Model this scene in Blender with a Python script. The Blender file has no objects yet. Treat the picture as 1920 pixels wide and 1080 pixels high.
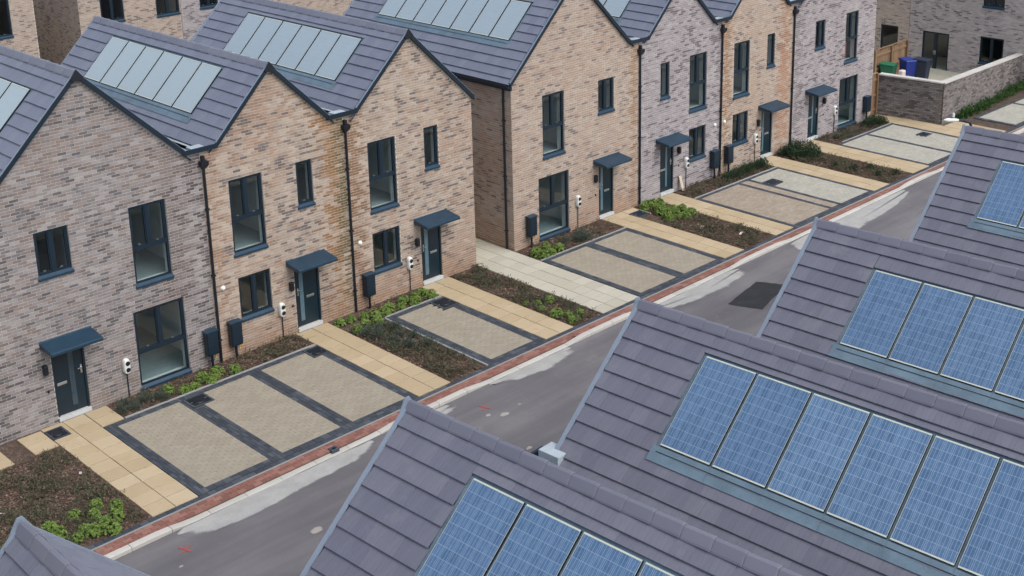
import bpy, math, random
import numpy as np
from mathutils import Matrix, Vector
random.seed(7)
PI = math.pi
sc = bpy.context.scene
COL = sc.collection

# ------------------------------------------------------------------ camera
CAM = (-15.8638, -28.1954, 15.2396)
ROT = (1.28137, 0.018471, -0.7788)
cd = bpy.data.cameras.new('camera')
cam = bpy.data.objects.new('camera', cd)
COL.objects.link(cam)
cam.location = CAM
cam.rotation_euler = ROT
cd.sensor_width = 36
cd.lens = 46.224
cd.shift_x = -0.02193
cd.shift_y = -0.14679
cd.clip_end = 2000
sc.camera = cam

# ------------------------------------------------------------------ sky and sun (overcast)
SUN_EL, SUN_AZ = 54.0, 186.0        # azimuth measured from +Y towards -X
w = bpy.data.worlds.new('World')
sc.world = w
w.use_nodes = True
nt = w.node_tree
bg = nt.nodes['Background']
sky = nt.nodes.new('ShaderNodeTexSky')
sky.sky_type = 'NISHITA'
sky.sun_disc = False
sky.sun_elevation = math.radians(SUN_EL)
sky.sun_rotation = math.radians(-SUN_AZ)
sky.air_density = 1.0
sky.dust_density = 4.0
sky.ozone_density = 1.0
hs = nt.nodes.new('ShaderNodeHueSaturation')
hs.inputs['Saturation'].default_value = 0.60
nt.links.new(sky.outputs[0], hs.inputs['Color'])
nt.links.new(hs.outputs[0], bg.inputs['Color'])
bg.inputs['Strength'].default_value = 0.15
sd = bpy.data.lights.new('sun', 'SUN')
sd.energy = 0.9
sd.angle = math.radians(55)
sd.color = (1.0, 0.985, 0.96)
sun = bpy.data.objects.new('sun', sd)
COL.objects.link(sun)
_e, _a = math.radians(SUN_EL), math.radians(SUN_AZ)
sdir = Vector((-math.sin(_a) * math.cos(_e), math.cos(_a) * math.cos(_e), math.sin(_e)))
sun.rotation_euler = sdir.to_track_quat('Z', 'Y').to_euler()
sun.location = sdir * 60
vs = sc.view_settings
vs.view_transform = 'Standard'
vs.look = 'None'
vs.exposure = 0.52
vs.gamma = 1.0
vs.use_curve_mapping = False
sc.cycles.max_bounces = 6
sc.cycles.transparent_max_bounces = 8

# the frame of the picture, only used to choose which pieces become objects of their own
RM = np.array(Matrix.Rotation(ROT[2], 3, 'Z') @ Matrix.Rotation(ROT[1], 3, 'Y') @ Matrix.Rotation(ROT[0], 3, 'X'))


def project(p):
    c = (np.asarray(p, float) - np.array(CAM)) @ RM
    return (1002.1 + 2465.3 * c[..., 0] / -c[..., 2], 258.2 - 2465.3 * c[..., 1] / -c[..., 2], -c[..., 2])


def in_view(p, m=15):
    u, v, d = project(p)
    return (u > -m) & (u < 1920 + m) & (v > -m) & (v < 1080 + m) & (d > 0)


# ------------------------------------------------------------------ helpers
class MB:
    def __init__(s):
        s.v, s.f, s.m = [], [], []

    def add(s, vs, fs, mi=0):
        o = len(s.v)
        s.v.extend(vs)
        for f in fs:
            s.f.append(tuple(o + i for i in f))
            s.m.append(mi)
        return s

    def quad(s, a, b, c, d, mi=0):
        return s.add([a, b, c, d], [(0, 1, 2, 3)], mi)

    def box(s, x0, x1, y0, y1, z0, z1, mi=0, skip=''):
        vs = [(x0, y0, z0), (x1, y0, z0), (x1, y1, z0), (x0, y1, z0), (x0, y0, z1), (x1, y0, z1), (x1, y1, z1), (x0, y1, z1)]
        fs = {'b': (0, 3, 2, 1), 't': (4, 5, 6, 7), 'f': (0, 1, 5, 4), 'r': (1, 2, 6, 5), 'k': (2, 3, 7, 6), 'l': (3, 0, 4, 7)}
        return s.add(vs, [fs[k] for k in fs if k not in skip], mi)

    def prism(s, poly, z0, z1, mi=0, bottom=False):
        n = len(poly)
        vs = [(x, y, z0) for x, y in poly] + [(x, y, z1) for x, y in poly]
        fs = [tuple(range(n, 2 * n))] + [(i, (i + 1) % n, n + (i + 1) % n, n + i) for i in range(n)]
        if bottom:
            fs.append(tuple(range(n - 1, -1, -1)))
        return s.add(vs, fs, mi)

    def sweep(s, prof, path, mi=0, caps=True):
        """extrude a closed profile of (a,b) offsets given frames [(origin, A, B)]"""
        n = len(prof)
        vs = []
        for o, A, B in path:
            for a, b in prof:
                vs.append(tuple(o[i] + A[i] * a + B[i] * b for i in range(3)))
        fs = []
        for k in range(len(path) - 1):
            for i in range(n):
                j = (i + 1) % n
                fs.append((k * n + i, k * n + j, (k + 1) * n + j, (k + 1) * n + i))
        if caps:
            fs.append(tuple(range(n - 1, -1, -1)))
            fs.append(tuple((len(path) - 1) * n + i for i in range(n)))
        return s.add(vs, fs, mi)

    def tube(s, pts, r, n=8, mi=0):
        rs = r if isinstance(r, (list, tuple)) else [r] * len(pts)
        fr = []
        for i, p in enumerate(pts):
            a = Vector(pts[max(0, i - 1)])
            b = Vector(pts[min(len(pts) - 1, i + 1)])
            t = (b - a).normalized()
            A = t.orthogonal().normalized() if i == 0 else (fr[-1][1] - t * fr[-1][1].dot(t)).normalized()
            B = t.cross(A)
            fr.append((Vector(p), A, B))
        vs, fs = [], []
        for (o, A, B), rr in zip(fr, rs):
            for k in range(n):
                q = o + A * (rr * math.cos(2 * PI * k / n)) + B * (rr * math.sin(2 * PI * k / n))
                vs.append(tuple(q))
        for k in range(len(pts) - 1):
            for i in range(n):
                j = (i + 1) % n
                fs.append((k * n + i, k * n + j, (k + 1) * n + j, (k + 1) * n + i))
        fs.append(tuple(range(n - 1, -1, -1)))
        fs.append(tuple((len(pts) - 1) * n + i for i in range(n)))
        return s.add(vs, fs, mi)

    def mesh(s, name, mats, smooth=False):
        me = bpy.data.meshes.new(name)
        me.from_pydata(s.v, [], s.f)
        for m in (mats if isinstance(mats, (list, tuple)) else [mats]):
            me.materials.append(m)
        if any(s.m):
            me.polygons.foreach_set('material_index', s.m)
        if smooth:
            me.polygons.foreach_set('use_smooth', [True] * len(me.polygons))
        me.update()
        return me

    def build(s, name, mats, parent=None, smooth=False, **kw):
        return link(name, s.mesh(name, mats, smooth), parent, **kw)


def link(name, me, parent=None, loc=None, mat=None, **props):
    o = bpy.data.objects.new(name, me)
    COL.objects.link(o)
    if parent:
        o.parent = parent
    if loc:
        o.location = loc
    if mat is not None:
        o.matrix_local = mat
    for k, v in props.items():
        o[k] = v
    return o


def thing(name, label, cat, loc=(0, 0, 0), rz=0.0, group=None):
    o = bpy.data.objects.new(name, None)
    COL.objects.link(o)
    o.location = loc
    o.rotation_euler = (0, 0, rz)
    o.empty_display_size = 0.3
    o['label'] = label
    o['category'] = cat
    if group:
        o['group'] = group
    return o


def bevel(o, wd=0.01, seg=2):
    m = o.modifiers.new('bevel', 'BEVEL')
    m.width = wd
    m.segments = seg
    m.limit_method = 'ANGLE'
    return o


# ------------------------------------------------------------------ materials
def newmat(name):
    m = bpy.data.materials.new(name)
    m.use_nodes = True
    return m, m.node_tree, m.node_tree.nodes['Principled BSDF']


def N(nt, t, **kw):
    n = nt.nodes.new(t)
    for k, v in kw.items():
        setattr(n, k, v)
    return n


def L(nt, a, b):
    nt.links.new(a, b)


def math_node(nt, op, a, b=None, c=None, clamp=False):
    n = N(nt, 'ShaderNodeMath', operation=op)
    n.use_clamp = clamp
    for i, x in enumerate((a, b, c)):
        if x is None:
            continue
        if isinstance(x, (int, float)):
            n.inputs[i].default_value = x
        else:
            L(nt, x, n.inputs[i])
    return n.outputs[0]


def ramp(nt, fac, stops, interp='LINEAR'):
    r = N(nt, 'ShaderNodeValToRGB')
    cr = r.color_ramp
    cr.interpolation = interp
    while len(cr.elements) < len(stops):
        cr.elements.new(0.5)
    for e, (p, c) in zip(cr.elements, stops):
        e.position = p
        e.color = (*c, 1)
    L(nt, fac, r.inputs[0])
    return r.outputs[0]


def mixc(nt, fac, a, b, mode='MIX'):
    n = N(nt, 'ShaderNodeMix', data_type='RGBA', blend_type=mode)
    for sck, x in ((0, fac), (6, a), (7, b)):
        if isinstance(x, (int, float)):
            n.inputs[sck].default_value = x
        elif isinstance(x, tuple):
            n.inputs[sck].default_value = (*x, 1)
        else:
            L(nt, x, n.inputs[sck])
    return n.outputs[2]


def noise(nt, vec, scale, detail=3.0, rough=0.55):
    n = N(nt, 'ShaderNodeTexNoise')
    n.inputs['Scale'].default_value = scale
    n.inputs['Detail'].default_value = detail
    n.inputs['Roughness'].default_value = rough
    if vec is not None:
        L(nt, vec, n.inputs['Vector'])
    return n.outputs[0]


def pos(nt):
    return N(nt, 'ShaderNodeNewGeometry').outputs['Position']


def bumped(nt, bs, h, strength=0.2, dist=0.01):
    b = N(nt, 'ShaderNodeBump')
    b.inputs['Strength'].default_value = strength
    b.inputs['Distance'].default_value = dist
    L(nt, h, b.inputs['Height'])
    L(nt, b.outputs[0], bs.inputs['Normal'])


def plain(name, col, rough=0.6, metal=0.0, var=0.12, scale=3.0, spec=0.5):
    m, nt, b = newmat(name)
    p = pos(nt)
    n1 = noise(nt, p, scale, 4)
    n2 = noise(nt, p, scale * 14, 3)
    f = math_node(nt, 'ADD', math_node(nt, 'MULTIPLY', n1, 0.7), math_node(nt, 'MULTIPLY', n2, 0.3))
    lo = tuple(c * (1 - var * 2) for c in col)
    hi = tuple(min(1, c * (1 + var * 2)) for c in col)
    L(nt, ramp(nt, f, [(0.25, lo), (0.75, hi)]), b.inputs['Base Color'])
    b.inputs['Roughness'].default_value = rough
    b.inputs['Metallic'].default_value = metal
    b.inputs['Specular IOR Level'].default_value = spec
    return m


def brick_mat(name, pal, axis='x', coord='pos', cluster=0.55, stains=(), foot=None, tint=None, seed=0.0, off=0.0):
    """per-brick colour from the brick's own cell, clustered in patches; stains = (centre, half width, z low, z high, colour, amount)"""
    m, nt, b = newmat(name)
    p = pos(nt) if coord == 'pos' else N(nt, 'ShaderNodeTexCoord').outputs['Object']
    sx = N(nt, 'ShaderNodeSeparateXYZ')
    L(nt, p, sx.inputs[0])
    u = sx.outputs[0] if axis == 'x' else sx.outputs[1]
    z = sx.outputs[2]
    row = math_node(nt, 'FLOOR', math_node(nt, 'DIVIDE', z, 0.075))
    par = math_node(nt, 'FLOORED_MODULO', row, 2.0)
    uu = math_node(nt, 'SUBTRACT', math_node(nt, 'SUBTRACT', u, off), math_node(nt, 'MULTIPLY', par, 0.1125))
    colm = math_node(nt, 'FLOOR', math_node(nt, 'DIVIDE', uu, 0.225))
    cv = N(nt, 'ShaderNodeCombineXYZ')
    L(nt, colm, cv.inputs[0])
    L(nt, row, cv.inputs[1])
    cv.inputs[2].default_value = seed
    wn = N(nt, 'ShaderNodeTexWhiteNoise', noise_dimensions='3D')
    L(nt, cv.outputs[0], wn.inputs['Vector'])
    val = wn.outputs['Value']
    mp = N(nt, 'ShaderNodeMapping')
    mp.inputs['Location'].default_value = (seed * 3.1, seed * 1.7, seed)
    L(nt, p, mp.inputs[0])
    big = noise(nt, mp.outputs[0], 0.75, 2.5, 0.6)
    mid = noise(nt, mp.outputs[0], 2.4, 2.0, 0.6)
    cl = math_node(nt, 'SUBTRACT', math_node(nt, 'ADD', math_node(nt, 'MULTIPLY', big, 0.6), math_node(nt, 'MULTIPLY', mid, 0.4)), 0.5)
    fac = math_node(nt, 'ADD', val, math_node(nt, 'MULTIPLY', cl, cluster * 4), clamp=True)
    c = ramp(nt, fac, pal)
    # second random for hue drift
    sv = N(nt, 'ShaderNodeSeparateColor')
    L(nt, wn.outputs['Color'], sv.inputs[0])
    if tint:
        warm = noise(nt, mp.outputs[0], 0.45, 2.0)
        tf = math_node(nt, 'MULTIPLY', math_node(nt, 'GREATER_THAN', math_node(nt, 'ADD', math_node(nt, 'MULTIPLY', sv.outputs[1], 0.5), warm), 0.86), 0.65)
        c = mixc(nt, tf, c, tint)
    for (cx, hw, z0, z1, scol, amt) in stains:
        d = math_node(nt, 'DIVIDE', math_node(nt, 'ABSOLUTE', math_node(nt, 'SUBTRACT', u, cx)), hw)
        zz = N(nt, 'ShaderNodeMapRange')
        zz.inputs[1].default_value, zz.inputs[2].default_value = z0, z1
        zz.inputs[3].default_value, zz.inputs[4].default_value = 0.35, 0.0
        L(nt, z, zz.inputs[0])
        env = math_node(nt, 'SUBTRACT', math_node(nt, 'ADD', 0.55, math_node(nt, 'MULTIPLY', math_node(nt, 'ADD', big, mid), 0.45)), math_node(nt, 'ADD', math_node(nt, 'MULTIPLY', d, 0.8), zz.outputs[0]))
        pick = math_node(nt, 'MULTIPLY', math_node(nt, 'SUBTRACT', env, math_node(nt, 'MULTIPLY', sv.outputs[0], 0.75)), 2.2, clamp=True)
        k = math_node(nt, 'MULTIPLY', pick, amt, clamp=True)
        c = mixc(nt, k, c, scol)
    if foot:
        fr = N(nt, 'ShaderNodeMapRange')
        fr.inputs[1].default_value, fr.inputs[2].default_value = 0.0, 1.1
        fr.inputs[3].default_value, fr.inputs[4].default_value = 0.85, 0.0
        L(nt, z, fr.inputs[0])
        c = mixc(nt, math_node(nt, 'MULTIPLY', fr.outputs[0], math_node(nt, 'ADD', mid, math_node(nt, 'SUBTRACT', sv.outputs[2], 0.25)), clamp=True), c, foot)
    g = noise(nt, p, 70, 3)
    c = mixc(nt, 1.0, c, ramp(nt, g, [(0.25, (0.78, 0.78, 0.78)), (0.75, (1.14, 1.14, 1.14))]), 'MULTIPLY')
    L(nt, c, b.inputs['Base Color'])
    b.inputs['Roughness'].default_value = 0.85
    b.inputs['Specular IOR Level'].default_value = 0.25
    bumped(nt, b, g, 0.3, 0.004)
    return m


def piece_mat(name, stops, rough=0.8, streak=None, patch=0.3, spec=0.35, bump=0.25, obj_rand=0.5, wear=None):
    """loose pieces: random per piece (object or island) plus patches and grain"""
    m, nt, b = newmat(name)
    p = pos(nt)
    oi = N(nt, 'ShaderNodeObjectInfo').outputs['Random']
    isl = N(nt, 'ShaderNodeNewGeometry').outputs['Random Per Island']
    r = math_node(nt, 'FRACT', math_node(nt, 'ADD', oi, isl))
    big = noise(nt, p, 1.3, 3)
    g = noise(nt, p, 45, 4)
    f = math_node(nt, 'ADD', math_node(nt, 'MULTIPLY', r, obj_rand), math_node(nt, 'MULTIPLY', big, 1.0 - obj_rand))
    f = math_node(nt, 'ADD', f, math_node(nt, 'MULTIPLY', math_node(nt, 'SUBTRACT', g, 0.5), patch), clamp=True)
    c = ramp(nt, f, stops)
    h = g
    if streak:
        tc = N(nt, 'ShaderNodeTexCoord').outputs['Object']
        mp = N(nt, 'ShaderNodeMapping')
        mp.inputs['Scale'].default_value = streak
        L(nt, tc, mp.inputs[0])
        st = noise(nt, mp.outputs[0], 1.0, 3)
        c = mixc(nt, 1.0, c, ramp(nt, st, [(0.3, (0.88, 0.88, 0.88)), (0.7, (1.1, 1.1, 1.1))]), 'MULTIPLY')
        h = st
    if wear:
        wn_ = noise(nt, p, 2.1, 5, 0.7)
        c = mixc(nt, math_node(nt, 'MULTIPLY', math_node(nt, 'SUBTRACT', wn_, 0.55, clamp=True), 3.0, clamp=True), c, wear)
    L(nt, c, b.inputs['Base Color'])
    b.inputs['Roughness'].default_value = rough
    b.inputs['Specular IOR Level'].default_value = spec
    bumped(nt, b, h, bump, 0.004)
    return m


def leaf_mat(name, stops, rough=0.6, scale=2.5):
    m, nt, b = newmat(name)
    p = pos(nt)
    isl = N(nt, 'ShaderNodeNewGeometry').outputs['Random Per Island']
    n1 = noise(nt, p, scale, 3)
    f = math_node(nt, 'ADD', math_node(nt, 'MULTIPLY', isl, 0.55), math_node(nt, 'MULTIPLY', n1, 0.5), clamp=True)
    c = ramp(nt, f, stops)
    L(nt, c, b.inputs['Base Color'])
    b.inputs['Roughness'].default_value = rough
    b.inputs['Specular IOR Level'].default_value = 0.3
    tr = N(nt, 'ShaderNodeBsdfTranslucent')
    L(nt, c, tr.inputs[0])
    mx = N(nt, 'ShaderNodeMixShader')
    mx.inputs[0].default_value = 0.2
    L(nt, b.outputs[0], mx.inputs[1])
    L(nt, tr.outputs[0], mx.inputs[2])
    L(nt, mx.outputs[0], nt.nodes['Material Output'].inputs[0])
    return m


def glass_mat(name, tint=(0.86, 0.93, 0.93)):
    m, nt, b = newmat(name)
    nt.nodes.remove(b)
    t = N(nt, 'ShaderNodeBsdfTransparent')
    t.inputs[0].default_value = (*tint, 1)
    g = N(nt, 'ShaderNodeBsdfGlossy')
    g.inputs['Roughness'].default_value = 0.01
    lw = N(nt, 'ShaderNodeLayerWeight')
    f5 = math_node(nt, 'ADD', 0.085, math_node(nt, 'MULTIPLY', math_node(nt, 'POWER', lw.outputs['Facing'], 5.0), 0.95))
    bn = N(nt, 'ShaderNodeBump')
    bn.inputs['Strength'].default_value = 0.03
    L(nt, noise(nt, pos(nt), 1.6, 1), bn.inputs['Height'])
    L(nt, bn.outputs[0], g.inputs['Normal'])
    mx = N(nt, 'ShaderNodeMixShader')
    L(nt, f5, mx.inputs[0])
    L(nt, t.outputs[0], mx.inputs[1])
    L(nt, g.outputs[0], mx.inputs[2])
    L(nt, mx.outputs[0], nt.nodes['Material Output'].inputs[0])
    return m


def solar_mat(name, pale=0.0):
    """10 x 6 polycrystalline cells printed behind glass; object coordinates: x across 0..PW, y down 0..PL"""
    m, nt, b = newmat(name)
    tc = N(nt, 'ShaderNodeTexCoord').outputs['UV']
    sx = N(nt, 'ShaderNodeSeparateXYZ')
    L(nt, tc, sx.inputs[0])
    cx = math_node(nt, 'MULTIPLY', sx.outputs[0], 6.0)
    cy = math_node(nt, 'MULTIPLY', sx.outputs[1], 10.0)
    fx = math_node(nt, 'FRACT', cx)
    fy = math_node(nt, 'FRACT', cy)
    ax = math_node(nt, 'ABSOLUTE', math_node(nt, 'SUBTRACT', fx, 0.5))
    ay = math_node(nt, 'ABSOLUTE', math_node(nt, 'SUBTRACT', fy, 0.5))
    gx = math_node(nt, 'GREATER_THAN', ax, 0.468)
    gy = math_node(nt, 'GREATER_THAN', ay, 0.472)
    gap = math_node(nt, 'MAXIMUM', gx, gy)
    bb = math_node(nt, 'FRACT', math_node(nt, 'MULTIPLY', fx, 3.0))
    bus = math_node(nt, 'LESS_THAN', math_node(nt, 'ABSOLUTE', math_node(nt, 'SUBTRACT', bb, 0.5)), 0.07)
    fl = N(nt, 'ShaderNodeCombineXYZ')
    L(nt, math_node(nt, 'FLOOR', cx), fl.inputs[0])
    L(nt, math_node(nt, 'FLOOR', cy), fl.inputs[1])
    L(nt, N(nt, 'ShaderNodeObjectInfo').outputs['Random'], fl.inputs[2])
    wn = N(nt, 'ShaderNodeTexWhiteNoise', noise_dimensions='3D')
    L(nt, fl.outputs[0], wn.inputs['Vector'])
    vor = N(nt, 'ShaderNodeTexVoronoi')
    vor.inputs['Scale'].default_value = 22
    L(nt, pos(nt), vor.inputs['Vector'])
    sv = N(nt, 'ShaderNodeSeparateColor')
    L(nt, vor.outputs['Color'], sv.inputs[0])
    f = math_node(nt, 'ADD', math_node(nt, 'MULTIPLY', wn.outputs['Value'], 0.55), math_node(nt, 'MULTIPLY', sv.outputs[0], 0.45))
    c = ramp(nt, f, [(0.0, (0.056, 0.118, 0.222)), (1.0, (0.098, 0.18, 0.308))])
    c = mixc(nt, math_node(nt, 'MULTIPLY', bus, 0.45), c, (0.34, 0.43, 0.55))
    c = mixc(nt, math_node(nt, 'MULTIPLY', gap, 0.42), c, (0.34, 0.44, 0.55))
    rv = N(nt, 'ShaderNodeObjectInfo').outputs['Random']
    c = mixc(nt, 1.0, c, ramp(nt, rv, [(0.0, (0.88, 0.9, 0.92)), (1.0, (1.1, 1.08, 1.05))]), 'MULTIPLY')
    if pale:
        c = mixc(nt, pale, c, (0.385, 0.465, 0.49))  # sky glare mixed into the cell colour
    L(nt, c, b.inputs['Base Color'])
    b.inputs['Roughness'].default_value = 0.22
    b.inputs['IOR'].default_value = 1.5
    b.inputs['Sheen Weight'].default_value = 0.3
    b.inputs['Sheen Roughness'].default_value = 0.3
    b.inputs['Sheen Tint'].default_value = (0.86, 0.97, 1.0, 1)
    return m


M = {}
M['navy'] = plain('navy_paint', (0.0055, 0.017, 0.031), 0.42, var=0.1, scale=2)
M['door'] = plain('navy_door_paint', (0.0065, 0.02, 0.032), 0.4, var=0.08)
M['canopy'] = plain('canopy_blue_gloss', (0.0105, 0.038, 0.069), 0.38, var=0.14, scale=4)
M['black'] = plain('black_plastic', (0.007, 0.011, 0.018), 0.45, var=0.1)
M['white'] = plain('white_plastic', (0.72, 0.75, 0.72), 0.4, var=0.03)
M['steel'] = plain('brushed_steel', (0.55, 0.57, 0.58), 0.35, 0.9, var=0.06)
M['sillpale'] = plain('pale_threshold', (0.50, 0.54, 0.56), 0.5, var=0.05)
M['plaster'] = plain('white_plaster', (0.52, 0.57, 0.57), 0.9, var=0.03)
M['carpet'] = plain('pale_floor', (0.23, 0.29, 0.31), 0.9, var=0.1, scale=1.2)
M['dim'] = plain('dim_room', (0.09, 0.10, 0.10), 0.9, var=0.1)
M['redcloth'] = plain('red_cloth', (0.6, 0.12, 0.1), 0.8)
M['glass'] = glass_mat('window_glass')
M['strip'] = plain('frosted_glass', (0.10, 0.17, 0.21), 0.15, var=0.15, scale=2)
M['strip_dark'] = plain('dark_door_glass', (0.035, 0.06, 0.08), 0.1, var=0.2, scale=2)
M['tile'] = piece_mat('slate_grey_roof_tile', [(0.1, (0.144, 0.162, 0.218)), (0.5, (0.162, 0.180, 0.238)), (0.9, (0.182, 0.200, 0.258))], 0.40, streak=(34, 3, 3), patch=0.35, spec=0.5, bump=0.18, obj_rand=0.55, wear=(0.19, 0.205, 0.245))
M['tile_r'] = piece_mat('purple_grey_roof_tile', [(0.1, (0.114, 0.119, 0.158)), (0.5, (0.130, 0.135, 0.174)), (0.9, (0.149, 0.154, 0.194))], 0.5, streak=(34, 3, 3), patch=0.4, spec=0.45, bump=0.2, obj_rand=0.55, wear=(0.185, 0.188, 0.215))
M['tile2'] = piece_mat('ridge_roof_tile', [(0.1, (0.15, 0.163, 0.212)), (0.9, (0.195, 0.208, 0.258))], 0.5, patch=0.25, spec=0.5, obj_rand=0.5)
M['tile3'] = piece_mat('ridge_roof_tile_purple', [(0.1, (0.122, 0.126, 0.166)), (0.9, (0.162, 0.166, 0.208))], 0.5, patch=0.3, spec=0.5, obj_rand=0.5)
M['deck'] = plain('roof_underlay', (0.03, 0.033, 0.045), 0.9)
M['verge'] = plain('grey_dry_verge', (0.19, 0.23, 0.29), 0.5, var=0.06)
M['lead'] = plain('lead_flashing', (0.118, 0.178, 0.228), 0.5, var=0.16, scale=2.5)
M['leadpale'] = plain('pale_lead_lining', (0.34, 0.40, 0.44), 0.55, var=0.14, scale=3)
M['cell'] = solar_mat('solar_cells_under_glass')
M['cell_pale'] = solar_mat('solar_cells_painted_sky_glare', 0.84)  # same panels, bright sky reflection painted into their colour
M['cell_mid'] = solar_mat('solar_cells_painted_faint_glare', 0.70)  # weaker painted sky reflection for the houses farther along
M['pframe'] = plain('pale_aluminium_frame', (0.56, 0.60, 0.52), 0.4, 0.2, var=0.05)
M['pside'] = plain('black_panel_side', (0.008, 0.012, 0.02), 0.5)
M['mortar'] = plain('mortar_grey', (0.46, 0.45, 0.445), 0.95, var=0.1, scale=4)
M['mortarb'] = plain('mortar_buff', (0.52, 0.475, 0.42), 0.95, var=0.1, scale=4)
M['slab'] = piece_mat('buff_paving_slab', [(0.0, (0.35, 0.275, 0.170)), (0.5, (0.41, 0.33, 0.215)), (1.0, (0.48, 0.395, 0.275))], 0.8, patch=0.45, obj_rand=0.5, wear=(0.33, 0.245, 0.145))
M['slabpale'] = piece_mat('pale_paving_slab', [(0.0, (0.36, 0.345, 0.28)), (0.5, (0.415, 0.40, 0.33)), (1.0, (0.47, 0.455, 0.385))], 0.8, patch=0.4, obj_rand=0.5)
M['paver'] = piece_mat('grey_buff_paver', [(0.0, (0.235, 0.211, 0.163)), (0.5, (0.278, 0.252, 0.200)), (1.0, (0.322, 0.294, 0.238))], 0.85, patch=0.5, obj_rand=0.4, wear=(0.26, 0.235, 0.19))
M['pavergrey'] = piece_mat('grey_paver', [(0.0, (0.27, 0.265, 0.225)), (0.5, (0.34, 0.335, 0.29)), (1.0, (0.41, 0.405, 0.36))], 0.85, patch=0.5, obj_rand=0.35)
M['paverbrown'] = piece_mat('brown_paver', [(0.0, (0.225, 0.185, 0.14)), (0.5, (0.285, 0.245, 0.195)), (1.0, (0.36, 0.32, 0.265))], 0.85, patch=0.5, obj_rand=0.4)
M['charcoal'] = piece_mat('charcoal_sett', [(0.0, (0.024, 0.031, 0.042)), (0.6, (0.05, 0.06, 0.076)), (1.0, (0.105, 0.118, 0.135))], 0.75, patch=0.5, obj_rand=0.55)
M['redbrick'] = piece_mat('red_paving_brick', [(0.0, (0.14, 0.07, 0.06)), (0.45, (0.215, 0.098, 0.078)), (0.8, (0.27, 0.145, 0.118)), (1.0, (0.33, 0.25, 0.225))], 0.85, patch=0.5, obj_rand=0.6, wear=(0.25, 0.15, 0.12))
M['kerb'] = piece_mat('concrete_kerb', [(0.0, (0.36, 0.35, 0.32)), (1.0, (0.52, 0.51, 0.48))], 0.85, patch=0.6, obj_rand=0.4)
M['edging'] = piece_mat('pale_edging', [(0.0, (0.22, 0.225, 0.225)), (1.0, (0.34, 0.345, 0.34))], 0.85, patch=0.5)
M['joint'] = plain('jointing_sand', (0.10, 0.08, 0.058), 0.95, var=0.2, scale=8)
M['jointdark'] = plain('dark_jointing', (0.03, 0.034, 0.04), 0.95, var=0.2, scale=8)
M['wood'] = piece_mat('fence_timber', [(0.0, (0.17, 0.105, 0.06)), (1.0, (0.29, 0.195, 0.125))], 0.8, streak=(40, 40, 3), obj_rand=0.6)
M['plank'] = plain('pale_plank', (0.55, 0.47, 0.36), 0.8)
M['bluebin'] = plain('blue_bin_plastic', (0.018, 0.038, 0.23), 0.4, var=0.08)
M['greenbin'] = plain('green_bin_plastic', (0.015, 0.14, 0.075), 0.45, var=0.08)
M['darkbin'] = plain('dark_bin_plastic', (0.015, 0.025, 0.05), 0.45, var=0.08)
M['bag'] = plain('pale_bag', (0.62, 0.55, 0.52), 0.7)
M['yellow'] = plain('yellow_cap', (0.55, 0.33, 0.03), 0.5)
M['coping'] = piece_mat('pale_coping_stone', [(0.0, (0.42, 0.41, 0.38)), (1.0, (0.56, 0.55, 0.52))], 0.85)


def soil_mat():
    m, nt, b = newmat('bark_mulch_soil')
    p = pos(nt)
    v = N(nt, 'ShaderNodeTexVoronoi')
    v.inputs['Scale'].default_value = 38
    L(nt, p, v.inputs['Vector'])
    sv = N(nt, 'ShaderNodeSeparateColor')
    L(nt, v.outputs['Color'], sv.inputs[0])
    n1 = noise(nt, p, 3, 4)
    f = math_node(nt, 'ADD', math_node(nt, 'MULTIPLY', sv.outputs[0], 0.5), math_node(nt, 'MULTIPLY', n1, 0.5))
    L(nt, ramp(nt, f, [(0.2, (0.03, 0.02, 0.016)), (0.55, (0.078, 0.052, 0.038)), (0.8, (0.15, 0.105, 0.078)), (0.95, (0.26, 0.2, 0.16))]), b.inputs['Base Color'])
    b.inputs['Roughness'].default_value = 0.95
    bumped(nt, b, f, 0.6, 0.03)
    return m


def road_mat():
    m, nt, b = newmat('worn_asphalt')
    p = pos(nt)
    n1 = noise(nt, p, 0.35, 4, 0.6)
    mp = N(nt, 'ShaderNodeMapping')
    mp.inputs['Scale'].default_value = (0.12, 1.3, 1)
    L(nt, p, mp.inputs[0])
    n2 = noise(nt, mp.outputs[0], 1.0, 5, 0.6)
    g = noise(nt, p, 120, 2)
    f = math_node(nt, 'ADD', math_node(nt, 'MULTIPLY', n1, 0.4), math_node(nt, 'MULTIPLY', n2, 0.6))
    c = ramp(nt, f, [(0.32, (0.088, 0.086, 0.095)), (0.5, (0.128, 0.125, 0.134)), (0.68, (0.185, 0.181, 0.187))])
    st = noise(nt, p, 1.1, 6, 0.75)
    c = mixc(nt, math_node(nt, 'MULTIPLY', math_node(nt, 'SUBTRACT', st, 0.60, clamp=True), 3.5, clamp=True), c, (0.25, 0.235, 0.22))
    c = mixc(nt, 1.0, c, ramp(nt, g, [(0.25, (0.7, 0.7, 0.7)), (0.75, (1.25, 1.25, 1.25))]), 'MULTIPLY')
    L(nt, c, b.inputs['Base Color'])
    b.inputs['Roughness'].default_value = 0.8
    bumped(nt, b, g, 0.4, 0.006)
    return m


def patch_mat(name, a, c_, scale=2.5, grain=90):
    m, nt, b = newmat(name)
    p = pos(nt)
    n1 = noise(nt, p, scale, 5, 0.65)
    g = noise(nt, p, grain, 2)
    c = ramp(nt, n1, [(0.3, a), (0.7, c_)])
    c = mixc(nt, 1.0, c, ramp(nt, g, [(0.25, (0.8, 0.8, 0.8)), (0.75, (1.15, 1.15, 1.15))]), 'MULTIPLY')
    L(nt, c, b.inputs['Base Color'])
    b.inputs['Roughness'].default_value = 0.85
    bumped(nt, b, g, 0.3, 0.005)
    return m


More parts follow.
